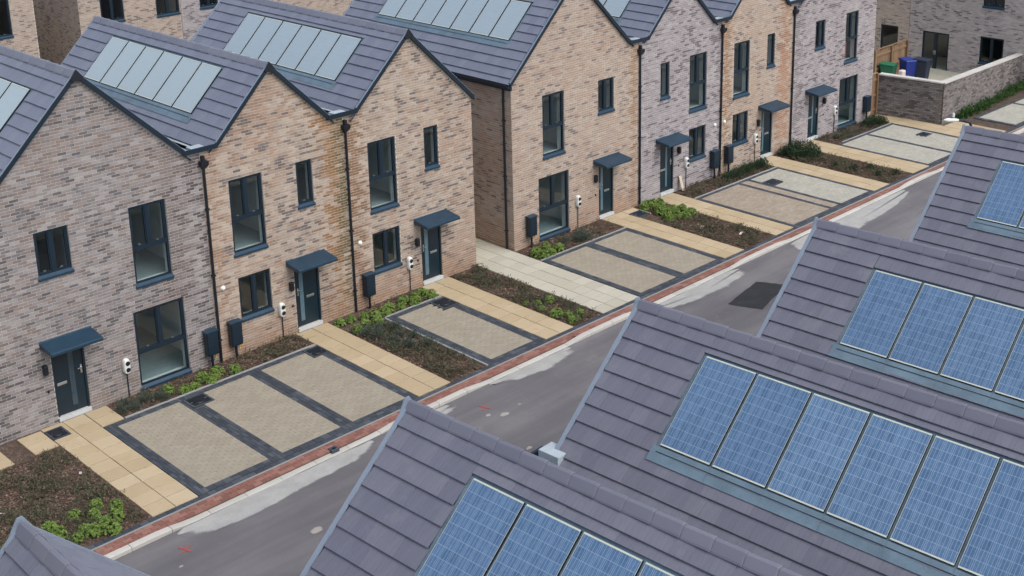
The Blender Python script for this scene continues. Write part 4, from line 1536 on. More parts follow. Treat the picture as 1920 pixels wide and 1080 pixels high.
E0 = 0.012
yp = lambda x: ye(x) + E0
slab_path('path', M['slab'], -4.87, -3.78, -0.06, yp(-4.3), 2, 0.46)
slab_path('path', M['slab'], -5.46, -4.88, -0.10, -1.06, 1, 0.48)
slab_path('path', M['slab'], -3.775, -3.2, -0.06, -0.98, 1, 0.46)
slab_path('path', M['slab'], -9.2, -5.95, -0.35, -1.12, 6, 0.385)
slab_path('path', M['slab'], 2.36, 3.41, -0.06, yp(3), 2, 0.46)
slab_path('path', M['slab'], 6.80, 7.88, -0.06, yp(7), 2, 0.46)
slab_path('passage_path', M['slabpale'], 9.08, 10.64, 9.0, yp(10), 3, 0.45)
slab_path('path', M['slab'], 14.66, 15.66, -0.06, yp(15), 2, 0.46)
slab_path('path', M['slab'], 15.665, 16.25, -0.06, -0.9, 1, 0.42)
slab_path('path', M['slab'], 17.36, 18.36, -0.06, yp(18), 2, 0.46)
slab_path('path', M['slab'], 23.28, 24.32, -0.06, yp(24), 2, 0.46)
slab_path('path', M['slab'], 25.95, 27.14, -0.06, yp(26), 2, 0.46)
slab_path('path', M['slab'], 31.30, 33.3, 0.2, yp(32), 4, 0.46, skip=lambda x, y: x > 32.4 and y > -2.9)


# ---- driveways: charcoal border and dividers round bays of pavers
def driveway(xa, xb, ya, yb, bays, mat, label=None, border=0.2, notch=()):
    root = MB()
    root.quad((xa, yb, -0.022), (xb, yb, -0.022), (xb, ya, -0.022), (xa, ya, -0.022))
    r = root.build('driveway', M['joint'], kind='structure')
    it = []
    cov = lambda x, y: any(a < x < b and c < y < d for a, b, c, d in notch)
    for a, b, m_ in bays:
        y = ya - border
        j = 0
        rows = int(round((ya - yb - 2 * border) / 0.105))
        h = (ya - yb - 2 * border) / rows
        its = []
        for j in range(rows):
            yy = ya - border - h * (j + 0.5)
            x = a - (0.105 if j % 2 else 0)
            while x < b - 0.008:
                p, q = max(a, x), min(b, x + 0.21)
                if q - p > 0.008 and not cov((p + q) / 2, yy):
                    its.append(((p + q) / 2, yy, 0.0, q - p, h, 0.0))
                x += 0.21
        lay(r, m_, its, 'paver', 'block_paving', 0.21, 0.105, n_obj=300 // len(bays), gap=0.0016)
    # charcoal: everything in the frame that is not a bay
    its = []
    gaps = []
    edges = [xa] + [v for a, b, _ in bays for v in (a, b)] + [xb]
    for a, b in zip(edges[0::2], edges[1::2]):
        n = max(1, int(round((b - a) / 0.105)))
        wd = (b - a) / n
        ny = int(round((ya - yb) / 0.2))
        hh = (ya - yb) / ny
        for i in range(n):
            for j in range(ny):
                x, y = a + wd * (i + 0.5), ya - hh * (j + 0.5)
                if not cov(x, y):
                    its.append((x, y, PI / 2, hh, wd, 0.001))
    for a, b, _ in bays:
        n = int(round((b - a) / 0.2))
        wd = (b - a) / n
        for i in range(n):
            for y0, y1 in ((ya, ya - border), (yb + border, yb)):
                for j in range(2):
                    x, y = a + wd * (i + 0.5), y0 - (y0 - y1) * (j + 0.5) / 2
                    if not cov(x, y):
                        its.append((x, y, 0.0, wd, abs(y0 - y1) / 2, 0.001))
    lay(r, M['charcoal'], its, 'sett', 'sett_border', 0.2, 0.105, n_obj=160)
    return r


def edging(xa, xb, y, name='pale_edging'):
    r = MB()
    r.box(xa, xb, y, y + 0.05, -0.3, 0.02)
    r.build(name, M['edging'], kind='structure')


driveway(-3.77, 2.345, -1.02, yp(-1), [(-3.5, -1.87, M['paver']), (-1.50, 0.13, M['paver']), (0.48, 2.10, M['paver'])], M['paver'],
         notch=[(-1.80, -1.20, -1.78, -1.22), (1.85, 2.36, -1.66, -1.10)])
edging(-3.19, 2.34, -1.018)
driveway(4.70, 6.79, -1.02, yp(5), [(4.98, 6.50, M['paver'])], M['paver'], notch=[(6.20, 6.80, -1.80, -1.12)])
edging(4.68, 6.79, -1.018)
b = MB()
b.box(4.64, 4.695, yp(4.6), -1.02, -0.3, 0.02)
b.build('pale_edging', M['edging'], kind='structure')
driveway(10.68, 14.65, -1.22, yp(12), [(10.90, 12.5, M['paver']), (12.88, 14.42, M['paver'])], M['paver'], border=0.16)
edging(10.66, 14.65, -1.218)
driveway(18.38, 20.80, -1.08, yp(19), [(18.55, 20.66, M['paverbrown'])], M['paverbrown'], border=0.14)
driveway(20.805, 21.24, -1.08, yp(21), [(20.83, 21.22, M['paverbrown'])], M['paverbrown'], border=0.14)
driveway(21.245, 23.27, -1.08, yp(22), [(21.4, 23.12, M['pavergrey'])], M['pavergrey'], border=0.14, notch=[(21.35, 22.0, -2.25, -1.75)])
edging(18.38, 23.27, -1.078)
driveway(27.15, 31.29, -1.12, yp(29), [(27.32, 29.1, M['pavergrey']), (29.3, 31.12, M['pavergrey'])], M['pavergrey'], border=0.14, notch=[(30.4, 30.95, -3.15, -2.7)])
edging(27.6, 31.29, -1.118)
driveway(34.2, 41.0, -3.2, yp(36), [(34.42, 37.4, M['pavergrey']), (37.6, 40.8, M['pavergrey'])], M['pavergrey'], border=0.14)


def manhole(x, y, sx, sy, label, round_=True):
    t = thing('drain_cover', label, 'drain cover', (x, y, 0), group='drain covers set in the paving')
    b = MB()
    z = 0.02
    for a0, a1, b0, b1 in ((-sx, sx, -sy, -sy + 0.05), (-sx, sx, sy - 0.05, sy), (-sx, -sx + 0.05, -sy + 0.05, sy - 0.05), (sx - 0.05, sx, -sy + 0.05, sy - 0.05)):
        b.box(a0, a1, b0, b1, -0.05, z)
    b.build('rim', M['charcoal'], t)
    b = MB()
    b.box(-sx + 0.05, sx - 0.05, -sy + 0.05, sy - 0.05, -0.06, 0.011)
    p = b.build('lid', M['navy'] if not round_ else M['black'], t)
    if round_:
        b = MB()
        r = min(sx, sy) * 0.62
        b.tube([(0, 0, 0.012), (0, 0, 0.024)], [r, r * 0.94], 20)
        b.build('disc', M['black'], t)
    for s in (-1, 1):
        b = MB()
        b.box(s * (sx - 0.1) - 0.025, s * (sx - 0.1) + 0.025, -0.012, 0.012, 0.0115, 0.016)
        b.build('key_slot', M['steel'], t)


manhole(-4.66, -0.52, 0.215, 0.26, 'black drain cover in the slabs left of the nearest door')
manhole(-1.50, -1.50, 0.29, 0.27, 'dark drain cover at the head of the first charcoal divider')
manhole(2.10, -1.38, 0.25, 0.27, 'dark drain cover in the corner of the three-bay driveway')
manhole(6.50, -1.46, 0.29, 0.33, 'dark drain cover in the corner of the single-bay driveway')
manhole(15.90, -0.66, 0.28, 0.24, 'dark drain cover in slabs beside the lime shrub bed', False)
manhole(21.67, -2.0, 0.32, 0.24, 'grey drain cover in the driveway before the warm buff house', False)
manhole(30.68, -2.93, 0.27, 0.22, 'farthest drain cover, in the pale driveway by the brick garden wall', False)
manhole(-0.6, -5.82, 0.10, 0.09, 'small pale-rimmed cover in the red brick footway', False)


# ------------------------------------------------------------------ planting
def leaf_quad(mb, p, d, up, l, wd, curl=0.25):
    d = d.normalized()
    s = d.cross(up)
    if s.length < 1e-3:
        s = d.orthogonal()
    s.normalize()
    n = s.cross(d)
    m = p + d * (l * 0.55) + n * (curl * l * 0.25)
    e = p + d * l - n * (curl * l * 0.15)
    w2 = wd / 2
    mb.add([tuple(p), tuple(m + s * w2), tuple(e), tuple(m - s * w2)], [(0, 1, 2, 3)])


def rosette_shrub(seed, r=0.22, hgt=0.26, n=46):
    rnd = random.Random(seed)
    mb = MB()
    for i in range(n):
        a = rnd.uniform(0, 2 * PI)
        e = math.acos(rnd.uniform(0.0, 1.0))
        k = rnd.uniform(0.84, 1.05) * (1 + 0.06 * math.sin(3 * a + seed))
        nrm = Vector((math.cos(a) * math.sin(e), math.sin(a) * math.sin(e), math.cos(e)))
        c = Vector((nrm.x * r * k, nrm.y * r * k, 0.03 + nrm.z * hgt * k))
        ax = (nrm + Vector((0, 0, 0.5)) + Vector((rnd.uniform(-.3, .3), rnd.uniform(-.3, .3), 0))).normalized()
        t = ax.orthogonal().normalized()
        b = ax.cross(t)
        for j in range(8):
            q = 2 * PI * j / 8 + rnd.uniform(-.25, .25)
            d = (t * math.cos(q) + b * math.sin(q)) + ax * rnd.uniform(0.25, 0.9)
            leaf_quad(mb, c, d, ax, rnd.uniform(0.036, 0.055), rnd.uniform(0.017, 0.025))
    return mb


def scrub(seed, r, hgt, n, ll=(0.05, 0.09), lw=(0.012, 0.02), upb=0.6):
    rnd = random.Random(seed)
    mb = MB()
    st = MB()
    lobes = [(rnd.uniform(-.5, .5) * r, rnd.uniform(-.5, .5) * r, rnd.uniform(.55, 1)) for _ in range(5)]
    for i in range(n):
        lx, ly, k = rnd.choice(lobes)
        a = rnd.uniform(0, 2 * PI)
        e = math.acos(rnd.uniform(-0.05, 1.0))
        rr = rnd.uniform(0.45, 1.0) ** 0.5 * r * 0.62 * k
        nrm = Vector((math.cos(a) * math.sin(e), math.sin(a) * math.sin(e), math.cos(e)))
        c = Vector((lx + nrm.x * rr, ly + nrm.y * rr, max(0.01, nrm.z * hgt * k * rnd.uniform(.6, 1.05))))
        d = nrm + Vector((rnd.uniform(-.6, .6), rnd.uniform(-.6, .6), rnd.uniform(-.1, upb)))
        leaf_quad(mb, c, d, Vector((rnd.uniform(-1, 1), rnd.uniform(-1, 1), 1)), rnd.uniform(*ll), rnd.uniform(*lw))
    return mb


def stem_mesh(seed, r, h):
    rnd = random.Random(seed)
    mb = MB()
    for i in range(7):
        a = 2 * PI * i / 7 + rnd.uniform(-.3, .3)
        mb.tube([(0, 0, 0), (math.cos(a) * r * .3, math.sin(a) * r * .3, h * .4), (math.cos(a) * r * .65, math.sin(a) * r * .65, h * .75)], [0.012, 0.009, 0.004], 5)
    return mb.mesh('stem', M['twig'])


LIME = [rosette_shrub(i, 0.145 + 0.012 * (i % 3), 0.20 + 0.02 * (i % 2), 110).mesh('foliage', M['lime']) for i in range(5)]
LST = stem_mesh(1, 0.2, 0.2)
DARK = [scrub(30 + i, 0.34, 0.42, 620, (0.06, 0.1), (0.016, 0.026)).mesh('foliage', M['dark_leaf']) for i in range(3)]
GREYS = [scrub(60 + i, 0.28, 0.30, 420, (0.07, 0.12), (0.010, 0.016), 1.0).mesh('foliage', M['grey_leaf']) for i in range(3)]
ORD = ['first', 'second', 'third', 'fourth', 'fifth', 'sixth', 'seventh', 'eighth', 'ninth', 'tenth', 'eleventh', 'twelfth', 'thirteenth', 'fourteenth', 'fifteenth', 'sixteenth']


def plants(pts, meshes, stem, tmpl, name, cat, group, rs=(0.75, 1.08), sort=None, seed=0):
    rnd = random.Random(seed)
    pts = sorted(pts, key=sort) if sort else pts
    for i, p in enumerate(pts):
        t = thing(name, tmpl.format(ORD[i]), cat, (p[0], p[1], -0.025), rnd.uniform(0, 6.28), group)
        s = rnd.uniform(*rs) * (p[2] if len(p) > 2 else 1) 
        t.scale = (s, s, s * rnd.uniform(0.85, 1.05))
        link('foliage', meshes[rnd.randrange(len(meshes))], t)
        link('stem', stem, t)


GL = 'lime green shrubs in the front beds'
plants([(-6.6, -4.27), (-6.58, -4.62), (-6.01, -4.13), (-5.52, -4.11), (-5.26, -4.5), (-5.73, -4.48), (-5.42, -4.86), (-5.72, -4.90), (-6.08, -4.74), (-6.02, -5.02), (-5.71, -5.2), (-6.36, -4.99)],
       LIME, LST, 'lime green mounded shrub in the mulch bed at lower left, {} nearest the kerb', 'lime_shrub', 'shrub', GL, sort=lambda p: p[1], seed=1)
plants([(-1.8, -0.56), (-1.48, -0.82), (-1.23, -0.86), (-0.84, -0.57), (-0.42, -0.57), (-0.73, -0.86), (-0.02, -0.8)],
       LIME, LST, 'lime green shrub under the nearest tall window, {} from the left', 'lime_shrub', 'shrub', GL, sort=lambda p: p[0], seed=2)
plants([(3.56, -0.45), (3.9, -0.5), (4.27, -0.62), (4.0, -1.02), (3.62, -1.2), (4.55, -0.75), (4.35, -1.15), (5.13, -0.68), (4.85, -0.82), (5.73, -0.57), (5.43, -0.82), (6.14, -0.62), (5.92, -0.84), (6.51, -0.43), (6.5, -0.83)],
       LIME, LST, 'lime green shrub along the stained buff brick front, {} from the left', 'lime_shrub', 'shrub', GL, sort=lambda p: p[0], seed=3)
plants([(8.06, -3.21, .7), (8.28, -3.46, .8), (8.64, -3.57, .9), (8.1, -3.8, .8), (8.08, -4.4), (8.3, -4.68, .7), (8.62, -4.79, .8), (8.1, -5.0), (8.32, -4.95, .8)],
       LIME, LST, 'lime green shrub in the brown bed left of the passage, {} nearest the kerb', 'lime_shrub', 'shrub', GL, sort=lambda p: p[1], seed=4)
plants([(10.88, -0.77), (11.06, -0.62), (10.95, -1.05), (11.51, -0.58), (11.3, -1.05), (11.73, -0.92)],
       LIME, LST, 'lime green shrub at the foot of the pinkish end house, {} from the left', 'lime_shrub', 'shrub', GL, sort=lambda p: p[0], seed=5, rs=(0.9, 1.15))
plants([(16.4, -0.45), (16.62, -0.4), (16.9, -0.42), (16.7, -0.9), (16.4, -1.15), (16.62, -1.24), (16.2, -1.7), (16.98, -1.3), (17.16, -1.5), (16.5, -1.81), (16.72, -2.01), (17.1, -1.93), (17.1, -0.54)],
       LIME, LST, 'lime green shrub in the bed before the lilac-grey house, {} nearest the house', 'lime_shrub', 'shrub', GL, sort=lambda p: -p[1], seed=6, rs=(1.0, 1.25))
GG = 'grey-green shrubs in the front beds'
plants([(-3.05, -0.62), (-2.75, -0.75), (-2.45, -0.55), (-2.1, -0.72), (-2.85, -0.4)], GREYS, LST, 'grey-green feathery shrub right of the nearest door path, {} from the left', 'grey_shrub', 'shrub', GG, sort=lambda p: p[0], seed=7)
plants([(4.1, -1.55), (4.4, -1.8), (3.75, -1.9), (4.2, -2.2), (4.45, -2.55), (3.8, -2.5), (4.05, -2.9), (4.4, -3.2), (3.7, -1.5)], GREYS, LST, 'grey-green feathery shrub beside the single-bay driveway, {} nearest the house', 'grey_shrub', 'shrub', GG, sort=lambda p: -p[1], seed=8)
plants([(12.3, -0.6), (12.7, -0.8), (13.1, -0.6), (12.9, -0.95)], GREYS, LST, 'grey-green shrub under the pinkish house tall window, {} from the left', 'grey_shrub', 'shrub', GG, sort=lambda p: p[0], seed=9)
GD = 'dark green shrubs in the far beds'
plants([(21.6, -0.55), (22.0, -0.6), (22.4, -0.55), (22.8, -0.62), (23.1, -0.5), (21.2, -0.6), (20.8, -0.65)], DARK, LST, 'dark green shrub below the warm buff house, {} from the left', 'dark_shrub', 'shrub', GD, sort=lambda p: p[0], seed=10, rs=(0.8, 1.0))
plants([(24.75, -0.4), (25.1, -0.5), (25.45, -0.4), (25.75, -0.7), (24.8, -0.95), (25.2, -1.05), (25.6, -1.2), (25.0, -1.45)], DARK, LST, 'dark green shrub between the last two front paths, {} from the house', 'dark_shrub', 'shrub', GD, sort=lambda p: -p[1], seed=11, rs=(1.0, 1.25))
plants([(30.2, -0.6), (30.55, -0.65), (30.9, -0.55), (31.1, -0.75)], DARK, LST, 'dark green shrub at the last meter box, {} from the left', 'dark_shrub', 'shrub', GD, sort=lambda p: p[0], seed=12)
plants([(28.0, -0.6, .8), (28.4, -0.7, .75), (28.8, -0.65, .8), (29.2, -0.75, .7), (29.6, -0.7, .7)], GREYS, LST, 'low olive shrub under the last tall window, {} from the left', 'low_shrub', 'shrub', GG, sort=lambda p: p[0], seed=13)
plants([(24.75, -2.6, .7), (24.9, -3.3, .8), (25.4, -3.7, .7), (25.0, -4.3, .8), (25.5, -4.7, .7)], DARK, LST, 'sparse green shrub in the far brown bed, {} from the house', 'sparse_shrub', 'shrub', GD, sort=lambda p: -p[1], seed=14, rs=(0.7, .9))


def cover(name, area, dens, hole=None, seed=0, col='brown_leaf', hgt=0.15, chips=420):
    """scrubby ground cover and bark litter nobody could count"""
    rnd = random.Random(seed)
    mb, cb = MB(), MB()
    x0, x1, y0, y1 = area
    A = (x1 - x0) * (y1 - y0)
    for i in range(int(A * dens)):
        x, y = rnd.uniform(x0 + .05, x1 - .05), rnd.uniform(y0 + .05, y1 - .05)
        # clumpy
        if math.sin(x * 4.1 + seed) * math.cos(y * 3.3 + seed * 2) + rnd.uniform(-.9, .9) < -0.1:
            continue
        h = hgt * rnd.uniform(0.5, 1.4)
        for j in range(9):
            d = Vector((rnd.uniform(-1, 1), rnd.uniform(-1, 1), rnd.uniform(0.1, 1.1)))
            p = Vector((x + rnd.uniform(-.05, .05), y + rnd.uniform(-.05, .05), -0.03 + rnd.uniform(0, h * .7)))
            leaf_quad(mb, p, d, Vector((rnd.uniform(-1, 1), rnd.uniform(-1, 1), 1)), rnd.uniform(.05, .11), rnd.uniform(.012, .026))
    for i in range(int(A * chips)):
        x, y = rnd.uniform(x0, x1), rnd.uniform(y0, y1)
        a = rnd.uniform(0, PI)
        l, wd = rnd.uniform(.015, .045), rnd.uniform(.008, .02)
        c, s = math.cos(a), math.sin(a)
        z = -0.028 + rnd.uniform(0, .012)
        t = rnd.uniform(-.012, .012)
        cb.add([(x - l * c + wd * s, y - l * s - wd * c, z), (x + l * c + wd * s, y + l * s - wd * c, z + t), (x + l * c - wd * s, y + l * s + wd * c, z + t + .006), (x - l * c - wd * s, y - l * s + wd * c, z + .006)], [(0, 1, 2, 3)])
    if mb.v:
        mb.build('ground_cover', M[col], kind='stuff')
    cb.build('bark_mulch', M['bark'], kind='stuff')


cover('bed', (-9.2, -4.88, -5.28, -1.15), 170, seed=1)
cover('bed', (-3.2, 2.34, -0.97, -0.02), 40, seed=2)
cover('bed', (0.2, 2.34, -0.97, -0.02), 110, seed=12)
cover('bed', (3.43, 4.64, -5.27, -0.9), 170, seed=3)
cover('bed', (4.64, 6.78, -0.97, -0.02), 25, seed=4)
cover('bed', (7.9, 9.07, -5.26, -0.02), 170, seed=5)
cover('bed', (10.7, 14.6, -1.16, -0.02), 40, seed=6)
cover('bed', (15.68, 17.35, -5.2, -1.7), 120, seed=7)
cover('bed', (16.26, 17.35, -1.7, -0.02), 20, seed=8)
cover('bed', (18.38, 23.26, -1.02, -0.02), 110, seed=9)
cover('bed', (24.34, 25.94, -5.15, -0.05), 110, seed=10)
cover('bed', (27.2, 31.2, -1.06, -0.02), 70, seed=11)

for k, (x, y, a, l, wd, lab) in enumerate([(-6.05, -4.72, 0.5, 0.16, 0.03, 'white plastic offcut among the lime shrubs at lower left'), (-7.05, -2.9, 2.2, 0.12, 0.04, 'white scrap in the brown bed at lower left'), (16.35, -3.0, 0.3, 0.17, 0.05, 'white litter scrap in the bed, nearer the lilac-grey house'), (16.75, -4.3, 0.2, 0.16, 0.05, 'white litter scrap in the bed, nearer the kerb'),
                                          (-5.1, -2.6, 0.4, 0.05, 0.04, 'small white scrap beside the nearest path edge')]):
    b = MB()
    b.add([(-l, -wd, 0), (0, -wd * .7, .03), (l, -wd, 0.01), (l, wd, 0.02), (0, wd * 1.1, .045), (-l, wd, .01)], [(0, 1, 4, 5), (1, 2, 3, 4)])
    o = b.build('litter_scrap', M['bag'], loc=(x, y, 0.0))
    o.scale = (0.8, 0.8, 0.8)
    o.rotation_euler = (0, 0, a)
    o['label'] = lab
    o['category'] = 'litter'
    o['group'] = 'white scraps in the beds'
    s = o.modifiers.new('thick', 'SOLIDIFY')
    s.thickness = 0.006
b = MB()
b.box(-0.07, 0.07, -0.012, 0.012, 0, 0.55)
o = b.build('leaning_plank', M['plank'], loc=(18.78, -0.22, 0.0))
o.rotation_euler = (-0.33, 0.06, 0.1)
o['label'] = 'pale timber offcut leaning by the lilac-grey house door'
o['category'] = 'plank'
bevel(o, 0.004)


# ------------------------------------------------------------------ right-hand houses (seen from behind over their roofs)
def right_house(x, y, z, rz, t, hwL, hwR, label, length, pan, cells_obj=True, both=False, body=(0.30, 0.25, 0.22), n_tiles=300):
    h = thing('brick_house', label, 'house', (x, y, 0), rz, group='brick houses across the road')
    PM = Matrix.Translation((x, y, 0)) @ Matrix.Rotation(rz, 4, 'Z')
    zl, zr_ = z - t * hwL, z - t * hwR
    wl = MB()
    e = 0.12
    F = -0.12
    for yy, flip in ((F, True), (-length + 0.1, False)):
        vs = [(-hwL + e, yy, -0.2), (hwR - e, yy, -0.2), (hwR - e, yy, zr_ + e * t - 0.1), (0, yy, z - 0.1), (-hwL + e, yy, zl + e * t - 0.1)]
        wl.add(vs, [(0, 1, 2, 3, 4) if not flip else (4, 3, 2, 1, 0)])
    wl.quad((-hwL + e, F, -0.2), (-hwL + e, F, zl), (-hwL + e, -length + .1, zl), (-hwL + e, -length + .1, -0.2))
    wl.quad((hwR - e, F, -0.2), (hwR - e, -length + .1, -0.2), (hwR - e, -length + .1, zr_), (hwR - e, F, zr_))
    wl.build('wall', M['mortarb'], h)
    rf0 = MB()
    rf0.quad((-hwL, -length, zl - 0.09), (0, -length, z - 0.09), (0, 0, z - 0.09), (-hwL, 0, zl - 0.09))
    rf0.quad((hwR, 0, zr_ - 0.09), (0, 0, z - 0.09), (0, -length, z - 0.09), (hwR, -length, zr_ - 0.09))
    rf = rf0.build('roof', M['deck'], h)
    cnt, pf, s0, ln = pan
    py1 = -pf
    py0 = py1 - cnt * PW
    pk = (py0 - 0.05, py1 + 0.05, s0 - 0.05, s0 + ln + 0.05) if cnt else None
    fr = slope(rf, PM, -1, 0, z, t, hwL, -length, 0.0, pk, n_obj=n_tiles, right=True)
    if cnt:
        add_panels(rf, fr, cnt, py0, s0, ln)
    slope(rf, PM, 1, 0, z, t, hwR, -length, 0.0, None, objects=both, n_obj=100, right=not both)  # corner roof: brightness of the lit slope is put into paler tiles
    ridge_tiles(rf, 0, z, t, -length, 0.0, big=True)
    pts = [(-hwL, zl), (0, z), (hwR, zr_)]
    rake('verge_trim', M['navy'], h, pts, -0.02, 0.045, 0.02, 0.16)
    rake('dry_verge', M['verge'], h, [(a, b_ + 0.0) for a, b_ in pts], -0.03, 0.05, 0.058, -0.022)
    rake('rear_verge', M['verge'], h, pts, -length - 0.04, -length + 0.03, 0.055, 0.1)
    # pale end of the ridge
    c = MB()
    v2 = [(-0.15, -0.10), (-0.04, 0.085), (0.04, 0.085), (0.15, -0.10), (0.12, -0.15), (-0.12, -0.15)]
    n = len(v2)
    c.add([(a, 0.052, z + b_ + 0.01) for a, b_ in v2] + [(a, 0.075, z + b_ + 0.01) for a, b_ in v2], [tuple(reversed(range(n))), tuple(range(n, 2 * n))] + [(i, (i + 1) % n, n + (i + 1) % n, n + i) for i in range(n)])
    c.build('ridge_end_cap', M['verge'], h)
    return h, PM


RZ = 0.0549
TT = 0.862
LN = 11.0
RH = {}
RH['D'] = right_house(-4.90, -14.20, 5.87, RZ, TT, 2.42, 2.40, 'near roof with solar panels at the bottom edge, left of the pale outlet box', LN, (6, 1.755, 0.43 / math.cos(math.atan(TT)), 1.66))
RH['C'] = right_house(0.15, -14.35, 5.92, RZ, TT, 2.42, 2.14, 'middle roof with six blue solar panels in front of the dark tar patch', LN, (6, 1.687, 0.40 / math.cos(math.atan(TT)), 1.66))
RH['B'] = right_house(5.67, -14.32, 5.90, RZ, TT, 2.60, 2.14, 'roof with four blue solar panels in view at the right edge', LN, (6, 1.58, 0.54 / math.cos(math.atan(TT)), 1.66))
RH['A'] = right_house(13.6, -13.32, 5.97, RZ, TT, 3.4, 2.9, 'farthest roof across the road, at the upper right with two panels in view', LN, (6, 1.22, 0.57 / math.cos(math.atan(TT)), 1.66))
RH['E'] = right_house(-10.20, -12.67, 5.60, -0.02, 1.0, 2.9, 2.6, 'grey tiled roof corner at the lower left of the picture', LN, (0, 0, 0, 0), both=True)
for k, a, b_ in (('D', 2.08, 2.75), ('C', 2.08, 2.94)):
    g = MB()
    z = 5.87 - TT * 2.40
    g.box(a, b_, -LN, 0.0, z - 0.06, z - 0.02)
    g.build('valley_gutter', M['lead'], RH[k][0])
# lead outlet box at the end of the valley
g = MB()
z = 5.87 - TT * 2.40
g.box(2.60, 2.94, -0.62, -0.18, z - 0.019, z + 0.24)
o = g.build('outlet_box', M['leadpale'], RH['D'][0])
bevel(o, 0.01)
g = MB()
g.box(2.10, 2.96, 0.0, 0.06, z - 0.12, z + 0.06)
g.build('valley_fascia', M['navy'], RH['D'][0])


# ------------------------------------------------------------------ street lamp on the far pavement
t = thing('street_lamp', 'street lamp head with white top showing above the farthest ridge', 'street lamp', (17.97, -11.3, 0))
b = MB()
b.tube([(0, 0, 0), (0, 0, 1.2), (0, 0, 1.25), (0, 0, 4.3)], [0.085, 0.085, 0.055, 0.045], 10)
b.build('column', M['black'], t)
b = MB()
b.tube([(0, 0, 4.3), (0, 0, 4.62), (-0.05, 0.06, 4.8), (-0.2, 0.2, 4.88), (-0.3, 0.28, 4.88)], 0.04, 8)
b.build('arm', M['black'], t)
b = MB()
hd = (Vector((-0.3, 0.28, 4.88)), Vector((-0.62, 0.55, 4.9)))
b.tube([hd[0], hd[0].lerp(hd[1], .3), hd[0].lerp(hd[1], .8), hd[1]], [0.035, 0.055, 0.055, 0.025], 12)
o = b.build('lamp_head', M['white'], t)
b = MB()
b.tube([(-0.42, 0.38, 4.98), (-0.42, 0.38, 5.1)], [0.035, 0.03], 10)
b.build('photocell', M['white'], t)


# ------------------------------------------------------------------ far garden wall, fence, bins and house
wbr = brick_mat('garden_wall_brick', [(p, tuple(c * 0.8 for c in q)) for p, q in GREY], axis='x', coord='obj', cluster=0.3, seed=11)
M['cop2'] = M['coping']


def garden_wall(label, p0, p1, h0, h1, base=-0.5):
    d = Vector((p1[0] - p0[0], p1[1] - p0[1], 0))
    ln = d.length
    a = math.atan2(d.y, d.x)
    t = thing('garden_wall', label, 'wall', (p0[0], p0[1], 0), a)
    m = MB()
    n = 8
    m.add([(0, 0, base), (ln, 0, base), (ln, 0, h1), (0, 0, h0), (0, 0.215, base), (ln, 0.215, base), (ln, 0.215, h1), (0, 0.215, h0)],
          [(0, 1, 2, 3), (5, 4, 7, 6), (1, 5, 6, 2), (4, 0, 3, 7), (3, 2, 6, 7)])
    w_ = m.build('wall_core', M['joint'], t)
    cells = brick_cells(0.0, ln, base + 0.4, max(h0, h1), (), lambda x: h0 + (h1 - h0) * x / ln + 0.02)
    mb = MB()
    for c in cells:
        mb.box(c[0], c[1], -0.007 + random.uniform(-.002, .001), 0.004, c[2], c[3], skip='k')
    mb.build('brickwork', wbr, w_, kind='stuff')
    nst = max(1, int(round(ln / 0.6)))
    for i in range(nst):
        xa, xb = ln * i / nst + .003, ln * (i + 1) / nst - .003
        za, zb = h0 + (h1 - h0) * xa / ln, h0 + (h1 - h0) * xb / ln
        m = MB()
        m.add([(xa, -0.04, za + .003), (xb, -0.04, zb + .003), (xb, 0.255, zb + .003), (xa, 0.255, za + .003), (xa, -0.04, za + .06), (xb, -0.04, zb + .06), (xb, 0.255, zb + .06), (xa, 0.255, za + .06)],
              [(0, 3, 2, 1), (4, 5, 6, 7), (0, 1, 5, 4), (1, 2, 6, 5), (2, 3, 7, 6), (3, 0, 4, 7)])
        m.build('coping_stone', M['coping'], t)
    return t


garden_wall('grey brick garden wall end facing the pale driveway beside the fence', (32.05, 0.05), (32.52, -2.63), 1.72, 1.68)
garden_wall('long grey brick garden wall with the hedge at its foot', (32.53, -2.67), (43.5, -1.72), 1.68, 1.2)

m = MB()
m.prism([(32.6, -2.4), (43.5, -1.45), (43.5, 8), (31.5, 8), (32.2, 0.1)], -0.5, -0.02)
m.build('patio', M['patio'], kind='structure')

hp = [(33.6 + 0.42 * i, -2.95 + 0.036 * i + 0.04 * math.sin(i * 2.1)) for i in range(19)]
HEDGE = [scrub(90 + i, 0.36, 0.40, 420, (0.06, 0.1), (0.03, 0.05)).mesh('foliage', M['hedge_leaf']) for i in range(3)]
t = thing('low_hedge', 'low bright green hedge at the foot of the long garden wall', 'hedge', (33.6, -2.95, -0.02))
rnd = random.Random(5)
for x, y in hp:
    o = link('foliage', HEDGE[rnd.randrange(3)], t, loc=(x - 33.6, y + 2.95, 0))
    o.rotation_euler = (0, 0, rnd.uniform(0, 6))
    o.scale = (rnd.uniform(.8, 1),) * 3


